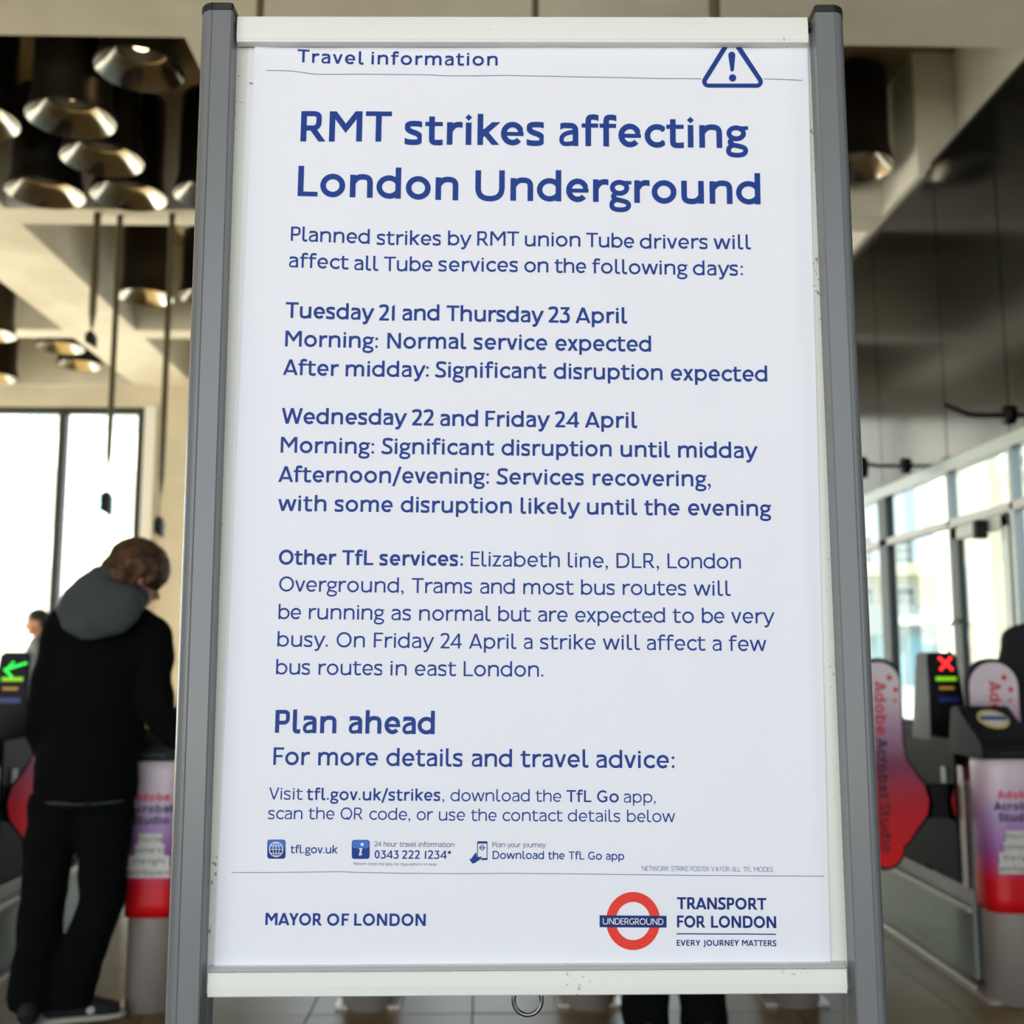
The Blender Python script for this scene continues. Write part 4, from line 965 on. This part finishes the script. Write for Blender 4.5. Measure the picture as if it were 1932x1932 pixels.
# ------------------------------------------------------------ people
M['skin'] = mat('skin', rgb(196, 142, 116), .55, var=.12, vscale=20)
M['hair_ginger'] = mat('brown ginger hair', rgb(100, 62, 26), .55, col2=rgb(44, 27, 13), vscale=26, bump=.4, bscale=70)
M['hair_dark'] = mat('dark hair', rgb(30, 24, 20), .6)
M['jacket'] = mat('black jacket cloth', rgb(11, 12, 13), .95, spec=.1, bump=.3, bscale=25)
M['hood'] = mat('grey jersey hood', rgb(66, 72, 75), .9, bump=.3, bscale=30, var=.15, vscale=9)
M['trouser'] = mat('black trouser cloth', rgb(12, 13, 14), .95, spec=.1, bump=.25, bscale=18)
M['shoe'] = mat('black suede shoe', rgb(20, 20, 20), .8); M['sole'] = mat('white rubber sole', rgb(190, 184, 172), .6)
M['greycloth'] = mat('grey cloth', rgb(104, 108, 114), .9); M['hivis'] = mat('yellow cloth', rgb(222, 222, 60), .7); M['beige'] = mat('beige cloth', rgb(150, 140, 118), .9)
M['darkcloth'] = mat('charcoal cloth', rgb(26, 26, 30), .9); M['eye'] = mat('eye white', rgb(226, 222, 216), .3); M['iris'] = mat('dark iris', rgb(40, 28, 20), .2)
def ellip(bm, c, rx, ry, rz, ax=None, n=20, m=14):
    """closed ellipsoid; ax = (x axis, y axis, z axis)"""
    ax = ax or (Vector((1, 0, 0)), Vector((0, 1, 0)), Vector((0, 0, 1))); c = Vector(c)
    top = bm.verts.new(c+ax[2]*rz); bot = bm.verts.new(c-ax[2]*rz); rings = []
    for j in range(1, m):
        f = math.pi*j/m
        rings.append([bm.verts.new(c+ax[0]*rx*math.sin(f)*math.cos(2*math.pi*i/n)+ax[1]*ry*math.sin(f)*math.sin(2*math.pi*i/n)+ax[2]*rz*math.cos(f)) for i in range(n)])
    for i in range(n):
        bm.faces.new((top, rings[0][i], rings[0][(i+1) % n])); bm.faces.new((bot, rings[-1][(i+1) % n], rings[-1][i]))
    for a, b in zip(rings, rings[1:]):
        for i in range(n): bm.faces.new((a[i], b[i], b[(i+1) % n], a[(i+1) % n]))
def loft(bm, secs, right, n=20):
    """secs: (centre, half width, half depth); rings lie across the path, width along `right`"""
    rings = []; C = [Vector(s[0]) for s in secs]
    for i, (c, a, b) in enumerate(secs):
        d = (C[min(i+1, len(C)-1)]-C[max(i-1, 0)]).normalized(); rx = (right-d*right.dot(d)).normalized(); ry = d.cross(rx)
        rings.append([bm.verts.new(C[i]+rx*a*math.cos(2*math.pi*k/n)+ry*b*math.sin(2*math.pi*k/n)) for k in range(n)])
    for a, b in zip(rings, rings[1:]):
        for k in range(n): bm.faces.new((a[k], a[(k+1) % n], b[(k+1) % n], b[k]))
    bm.faces.new(rings[0][::-1]); bm.faces.new(rings[-1])
def limb(bm, pts, rads, n=16):
    tube(bm, pts, rads, n)
    for p, r in ((pts[0], rads[0]), (pts[-1], rads[-1])): ellip(bm, p, r*.99, r*.99, r*.99, n=12, m=8)
def fuse(name, bm, vox, m, parent, smooth=3, wrinkle=0, seed=0, ws=9):
    """union of closed pieces as one continuous skin"""
    me = bpy.data.meshes.new('tmp'); bmesh.ops.recalc_face_normals(bm, faces=bm.faces[:]); bm.to_mesh(me); bm.free()
    o = bpy.data.objects.new('tmp', me); COL.objects.link(o)
    r = o.modifiers.new('r', 'REMESH'); r.mode = 'VOXEL'; r.voxel_size = vox; r.use_smooth_shade = True
    s = o.modifiers.new('s', 'SMOOTH'); s.iterations = smooth; s.factor = .5
    dg = bpy.context.evaluated_depsgraph_get(); me2 = bpy.data.meshes.new_from_object(o.evaluated_get(dg))
    bpy.data.objects.remove(o); me2.name = name
    me2.materials.clear(); me2.materials.append(m)
    if wrinkle:
        for v in me2.vertices:
            p = v.co*ws+Vector((seed, 0, 0)); v.co += v.normal*wrinkle*noise.noise(Vector((p.x, p.y, p.z*1.7)))
    me2.polygons.foreach_set('use_smooth', [True]*len(me2.polygons))
    return link(bpy.data.objects.new(name, me2), parent)
def person(label, base, J, facing, bodyf, look_down=0, mats=None, voxel=.012, hair='short', hood=False, hivis=False, widths=1.0, loose=1.0, group=None, jacket_len=.10, smooth=3, tie=False):
    """J: joints in world coordinates. facing = head direction, bodyf = body direction (horizontal)"""
    t = tag(empty('person', base), label, 'person', group); bo = Vector(base)
    J = {k: Vector(v)-bo for k, v in J.items()}
    bf = Vector(bodyf).normalized(); br = Vector((bf.y, -bf.x, 0)); up = Vector((0, 0, 1))
    hf = Vector(facing).normalized(); hr = Vector((hf.y, -hf.x, 0)).normalized(); hf = (hf*math.cos(look_down)-up*math.sin(look_down)).normalized(); hu = hr.cross(hf)
    ax = (hr, hf, hu); H = J['head']; W = widths
    # body
    bm = bmesh.new()
    ellip(bm, H+hu*.02, .073, .094, .112, ax); ellip(bm, H+hf*.028-hu*.055, .058, .066, .068, ax)
    ellip(bm, H+hf*.073-hu*.098, .024, .020, .018, ax, 10, 8)                                       # chin
    tube(bm, [H+hf*.088+hu*.012, H+hf*.098-hu*.012, H+hf*.113-hu*.028, H+hf*.100-hu*.036], [.008, .011, .014, .009], 10)   # nose
    ellip(bm, H+hf*.090-hu*.058, .024, .009, .006, ax, 12, 8); ellip(bm, H+hf*.088-hu*.068, .021, .009, .006, ax, 12, 8)   # lips
    for s in (-1, 1): ellip(bm, H+hr*s*.075-hf*.006-hu*.012, .008, .018, .030, ax, 10, 8)            # ears
    for s in (-1, 1): ellip(bm, H+hr*s*.030+hf*.082+hu*.030, .020, .010, .006, ax, 10, 8)            # brow
    limb(bm, [J['neck']-up*.01, J['neck']+(H-J['neck'])*.55], [.054, .054])
    pm, cm = J['pelvis'], J['chest']
    loft(bm, [(pm-up*.08, .13*W, .10), (pm, .155*W, .11), (pm+(cm-pm)*.45, .130*W, .095), (cm, .145*W, .09), (J['neck']-up*.06, .075*W, .05)], br)
    for s, S in ((-1, 'L'), (1, 'R')):
        limb(bm, [J['sho'+S], J['elb'+S], J['wri'+S]], [.050, .040, .027]); limb(bm, [J['hip'+S], J['kne'+S], J['ank'+S]], [.080, .055, .032])
        w = J['wri'+S]; d = (w-J['elb'+S]).normalized(); sd = d.cross(bf).normalized() if abs(d.dot(bf)) < .9 else d.cross(up).normalized(); nrm = sd.cross(d)
        loft(bm, [(w, .026, .018), (w+d*.04, .038, .015), (w+d*.085, .041, .013)], sd, 14)
        for k, ln in enumerate((.062, .072, .068, .052)):
            o = w+d*.082+sd*(-.030+.020*k); tube(bm, [o, o+d*ln*.45+nrm*.006, o+d*ln*.8+nrm*.020, o+d*ln*.95+nrm*.034], [.0095, .009, .008, .006], 8)
        o = w+d*.03-sd*.034; tube(bm, [o, o-sd*.022+d*.025, o-sd*.026+d*.055+nrm*.008], [.012, .010, .008], 8)
        f = J['toe'+S]-J['ank'+S]; f.z = 0; f.normalize(); a = J['ank'+S]
        loft(bm, [(a-f*.03-up*.035, .024, .024), (a+f*.03-up*.048, .028, .016), (a+f*.11-up*.058, .030, .010)], up.cross(f), 12)
    b_ = fuse('body', bm, min(voxel, .010), M['skin'], t, 2)
    for s in (-1, 1):
        e_ = bmesh.new(); ellip(e_, H+hr*s*.030+hf*.083+hu*.012, .012, .010, .009, ax, 12, 8); eo = obj('eye', e_, M['eye'], b_, True)
        e_ = bmesh.new(); ellip(e_, H+hr*s*.030+hf*.090+hu*.012, .0055, .0045, .0055, ax, 10, 6); obj('iris', e_, M['iris'], b_, True)
    # hair
    bm = bmesh.new()
    if hair == 'shaggy':
        ellip(bm, H+hu*.045-hf*.012, .098, .122, .104, ax, 24, 16); ellip(bm, H-hf*.070-hu*.03, .088, .068, .105, ax, 24, 16); ellip(bm, H-hf*.02-hu*.045-hr*.01, .092, .062, .07, ax, 20, 12)
        rn = random.Random(11)
        for k in range(70):
            a = rn.uniform(-2.6, 2.6); el = rn.uniform(-.2, 1.2)
            dr = (hf*math.cos(a)*-1+hr*math.sin(a)); p = H+hu*(.045+.085*math.sin(el))+dr*(.088*math.cos(el))-hf*.015
            front_ = dr.dot(hf) > .55
            if front_ and el < .35: continue
            ln = rn.uniform(.05, .085)*(.55 if front_ else 1)
            tube(bm, [p, p-hu*ln*.5+dr*.016, p-hu*ln+dr*.008*rn.uniform(-1, 1.5)], [.020, .014, .004], 7)
        ho = fuse('hair', bm, .008, M[mats['hair']], t, 1, .004, 3, 40)
    else:
        ellip(bm, H+hu*.050-hf*.014, .080, .098, .082, ax, 24, 16); ellip(bm, H-hf*.045+hu*.0, .074, .056, .075, ax, 20, 14)
        if tie: ellip(bm, H-hf*.11+hu*.02, .04, .04, .05, ax, 16, 10)
        fuse('hair', bm, .009, M[mats['hair']], t, 2, .003, 1, 50)
    # trousers
    L = loose; bm = bmesh.new()
    loft(bm, [(pm+up*.06, .165*W, .125), (pm-up*.04, .175*W, .135), (pm-up*.13, .165*W, .125)], br)
    for S in 'LR':
        h, k, a = J['hip'+S], J['kne'+S], J['ank'+S]
        tube(bm, [h+up*.03, h-up*.06, h+(k-h)*.5, k, k+(a-k)*.5, a+up*.005, a-up*.028], [.098, .102, .094*L, .084*L, .080*L, .084*L, .080*L], 18)
    tr_ = fuse('trousers', bm, voxel, M[mats['trouser']], t, smooth, .010, 5, 8)
    for S in 'LR':
        a = J['ank'+S]; f = J['toe'+S]-a; f.z = 0; f.normalize(); g0 = a.z-.088
        sl = bmesh.new(); bt = up.cross(f)
        loft(sl, [(Vector((a.x, a.y, g0+.014))-f*.10, .020, .012), (Vector((a.x, a.y, g0+.014))-f*.085, .036, .0135), (Vector((a.x, a.y, g0+.014))+f*.03, .040, .0135), (Vector((a.x, a.y, g0+.014))+f*.12, .050, .0135), (Vector((a.x, a.y, g0+.014))+f*.175, .038, .012), (Vector((a.x, a.y, g0+.014))+f*.195, .018, .008)], bt, 24)
        sb = bmesh.new(); q = Vector((a.x, a.y, g0))
        loft(sb, [(q-f*.092+up*.05, .022, .028), (q-f*.075+up*.062, .034, .046), (q-f*.01+up*.066, .037, .050), (q+f*.06+up*.052, .042, .038), (q+f*.13+up*.040, .046, .027), (q+f*.175+up*.034, .034, .018)], bt, 20)
        limb(sb, [q-f*.02+up*.10, q-f*.02+up*.07], [.044, .046])
        so_ = fuse('shoe', sb, .007, M[mats['shoe']], t, 2)
        obj('sole', sl, M['sole'], so_, True)
        obj('side_mark', (lambda: (lambda b: (ellip(b, q+bt*(-.040)*(1 if bt.y > 0 else -1)+f*.075+up*.045, .016, .006, .014, (f, bt, up), 10, 6), b)[1])(bmesh.new()))(), M['sole'], so_, True) if mats.get('mark') else None
    # jacket
    bm = bmesh.new(); nk = J['neck']
    sl_, sr_ = J['shoL'], J['shoR']; mid = (sl_+sr_)/2; sw = (sr_-sl_).length/2
    loft(bm, [(pm-up*jacket_len, .185*W, .145), (pm+up*.02, .190*W, .150), (pm+(cm-pm)*.5, .185*W, .145), (cm, .195*W, .145), (mid-up*.01, sw*(.98 if hood else .90), .105), (mid+(nk-mid)*.55+up*.02, sw*.60, .085), (nk+up*.01, .070, .068)], br, 28)
    for S in 'LR':
        limb(bm, [J['sho'+S], J['elb'+S], J['wri'+S]], [.080 if hood else .066, .068*L, .054*L]); limb(bm, [nk-up*.045, J['sho'+S]-up*.004], [.080, .074])
    jk = fuse('jacket', bm, voxel, M[mats['jacket']], t, smooth+1, .014, 2, 6)
    if hivis:
        bm = bmesh.new(); loft(bm, [(cm-up*.15, .205*W, .165), (cm+up*.05, .20*W, .16)], br, 24); fuse('hi_visibility_band', bm, voxel, M['hivis'], t, 2)
    if hood:
        bm = bmesh.new()
        pc = nk-bf*.035+up*.005
        loft(bm, [(pc-bf*.09-up*.135-br*.03, .050, .020), (pc-bf*.095-up*.105-br*.03, .115, .040), (pc-bf*.075-up*.050-br*.025, .165, .070), (pc-bf*.035+up*.005-br*.02, .165, .095), (pc-bf*.01+up*.045-br*.015, .135, .095), (pc+up*.070-br*.01, .095, .085), (pc+up*.085+br*.02, .060, .06)], br, 28)
        limb(bm, [pc-br*.12-up*.0, pc-br*.02+bf*.02+up*.045, pc+br*.085+bf*.01+up*.02], [.035, .05, .04]); limb(bm, [pc-br*.125-bf*.03+up*.025, pc-br*.05-bf*.02+up*.055], [.045, .045])
        hd = fuse('hood', bm, .010, M['hood'], t, 3, .010, 9, 12)
        bm = bmesh.new(); loft(bm, [(pm-up*(jacket_len+.008), .172*W, .135), (pm-up*(jacket_len-.05), .168*W, .13)], br, 24); fuse('shirt_hem', bm, voxel, M['hood'], t, 2)
    return t
# the hooded person, walking towards the gates
YM = 4.2
A = lambda x, y, dy=0: at(x, y, YM+dy)
aL, aR = A(57, 1893, -.05), A(130, 1890, -.0); aL.z = aR.z = .092
J = dict(head=A(257, 1089, .02), neck=A(224, 1140, -.02), chest=A(200, 1235), pelvis=A(163, 1455), shoL=A(123, 1185), shoR=A(287, 1203), elbL=A(76, 1365, -.03), elbR=A(296, 1345, -.06),
         wriL=A(92, 1425, .06), wriR=A(338, 1392, -.07), hipL=A(108, 1510), hipR=A(202, 1510), kneL=A(78, 1700, -.01), kneR=A(190, 1700, .0), ankL=aL, ankR=aR, toeL=aL+Vector((-.25, .9, 0)), toeR=aR+Vector((1, .35, 0)))
person('person in black jacket with grey hood and black trousers, beside the left stand post', (A(150, 1500).x, YM, 0), J, (.80, .60, 0), (.16, 1, 0), R(28), dict(hair='hair_ginger', trouser='trouser', shoe='shoe', jacket='jacket', mark=True), hair='shaggy', hood=True, loose=.96, jacket_len=.10)
def standing(x, y, f, h=1.75, arms='down'):
    f = Vector(f).normalized(); r = Vector((f.y, -f.x, 0)); o = Vector((x, y, 0)); k = h/1.75; P = lambda a, b, z: o+r*a*k+f*b*k+Vector((0, 0, z*k))
    J = dict(head=P(0, .03, 1.635), neck=P(0, 0, 1.485), chest=P(0, 0, 1.30), pelvis=P(0, 0, .95))
    for s, S in ((-1, 'L'), (1, 'R')):
        J.update({'sho'+S: P(s*.175, 0, 1.42), 'elb'+S: P(s*.22, -.02, 1.13), 'wri'+S: P(s*.21, .08 if arms == 'down' else .26, .90 if arms == 'down' else 1.12), 'hip'+S: P(s*.09, 0, .90), 'kne'+S: P(s*.10, .02, .50), 'ank'+S: P(s*.11, -.02, .088), 'toe'+S: P(s*.13, .2, .0)})
    return J
xp = at(70, 1300, 10.7).x
person('small distant person in grey top with yellow band, dark hair, facing left by the window', (xp, 10.7, 0), standing(xp, 10.7, (-.8, -.35, 0), 1.74, 'bent'), (-.9, -.3, 0), (-.8, -.35, 0), R(5), dict(hair='hair_dark', trouser='beige', shoe='shoe', jacket='greycloth'), voxel=.018, hivis=True, jacket_len=.0)
YP = 3.93
J = standing(at(1269, 1800, YP).x, YP, (.0, 1, 0), 1.68)
for S, px in (('L', 1217), ('R', 1326)):
    x = at(px, 1900, YP).x; J['ank'+S].x = x; J['kne'+S].x = x; J['toe'+S].x = x; J['hip'+S].x = x+(.012 if S == 'L' else -.012)
person('person behind the stand, only wide black trousers and dark shoes showing under it', (J['pelvis'].x, YP, 0), J, (0, 1, 0), (0, 1, 0), 0, dict(hair='hair_dark', trouser='trouser', shoe='shoe', jacket='darkcloth'), voxel=.014, loose=.98)
xr_ = at(1983, 1300, 5.75).x
person('person in dark coat cut off by the right picture edge beyond the arched paddle', (xr_, 5.75, 0), standing(xr_, 5.75, (.1, 1, 0), 1.72), (0, 1, 0), (.1, 1, 0), 0, dict(hair='hair_dark', trouser='trouser', shoe='shoe', jacket='darkcloth'), voxel=.016)
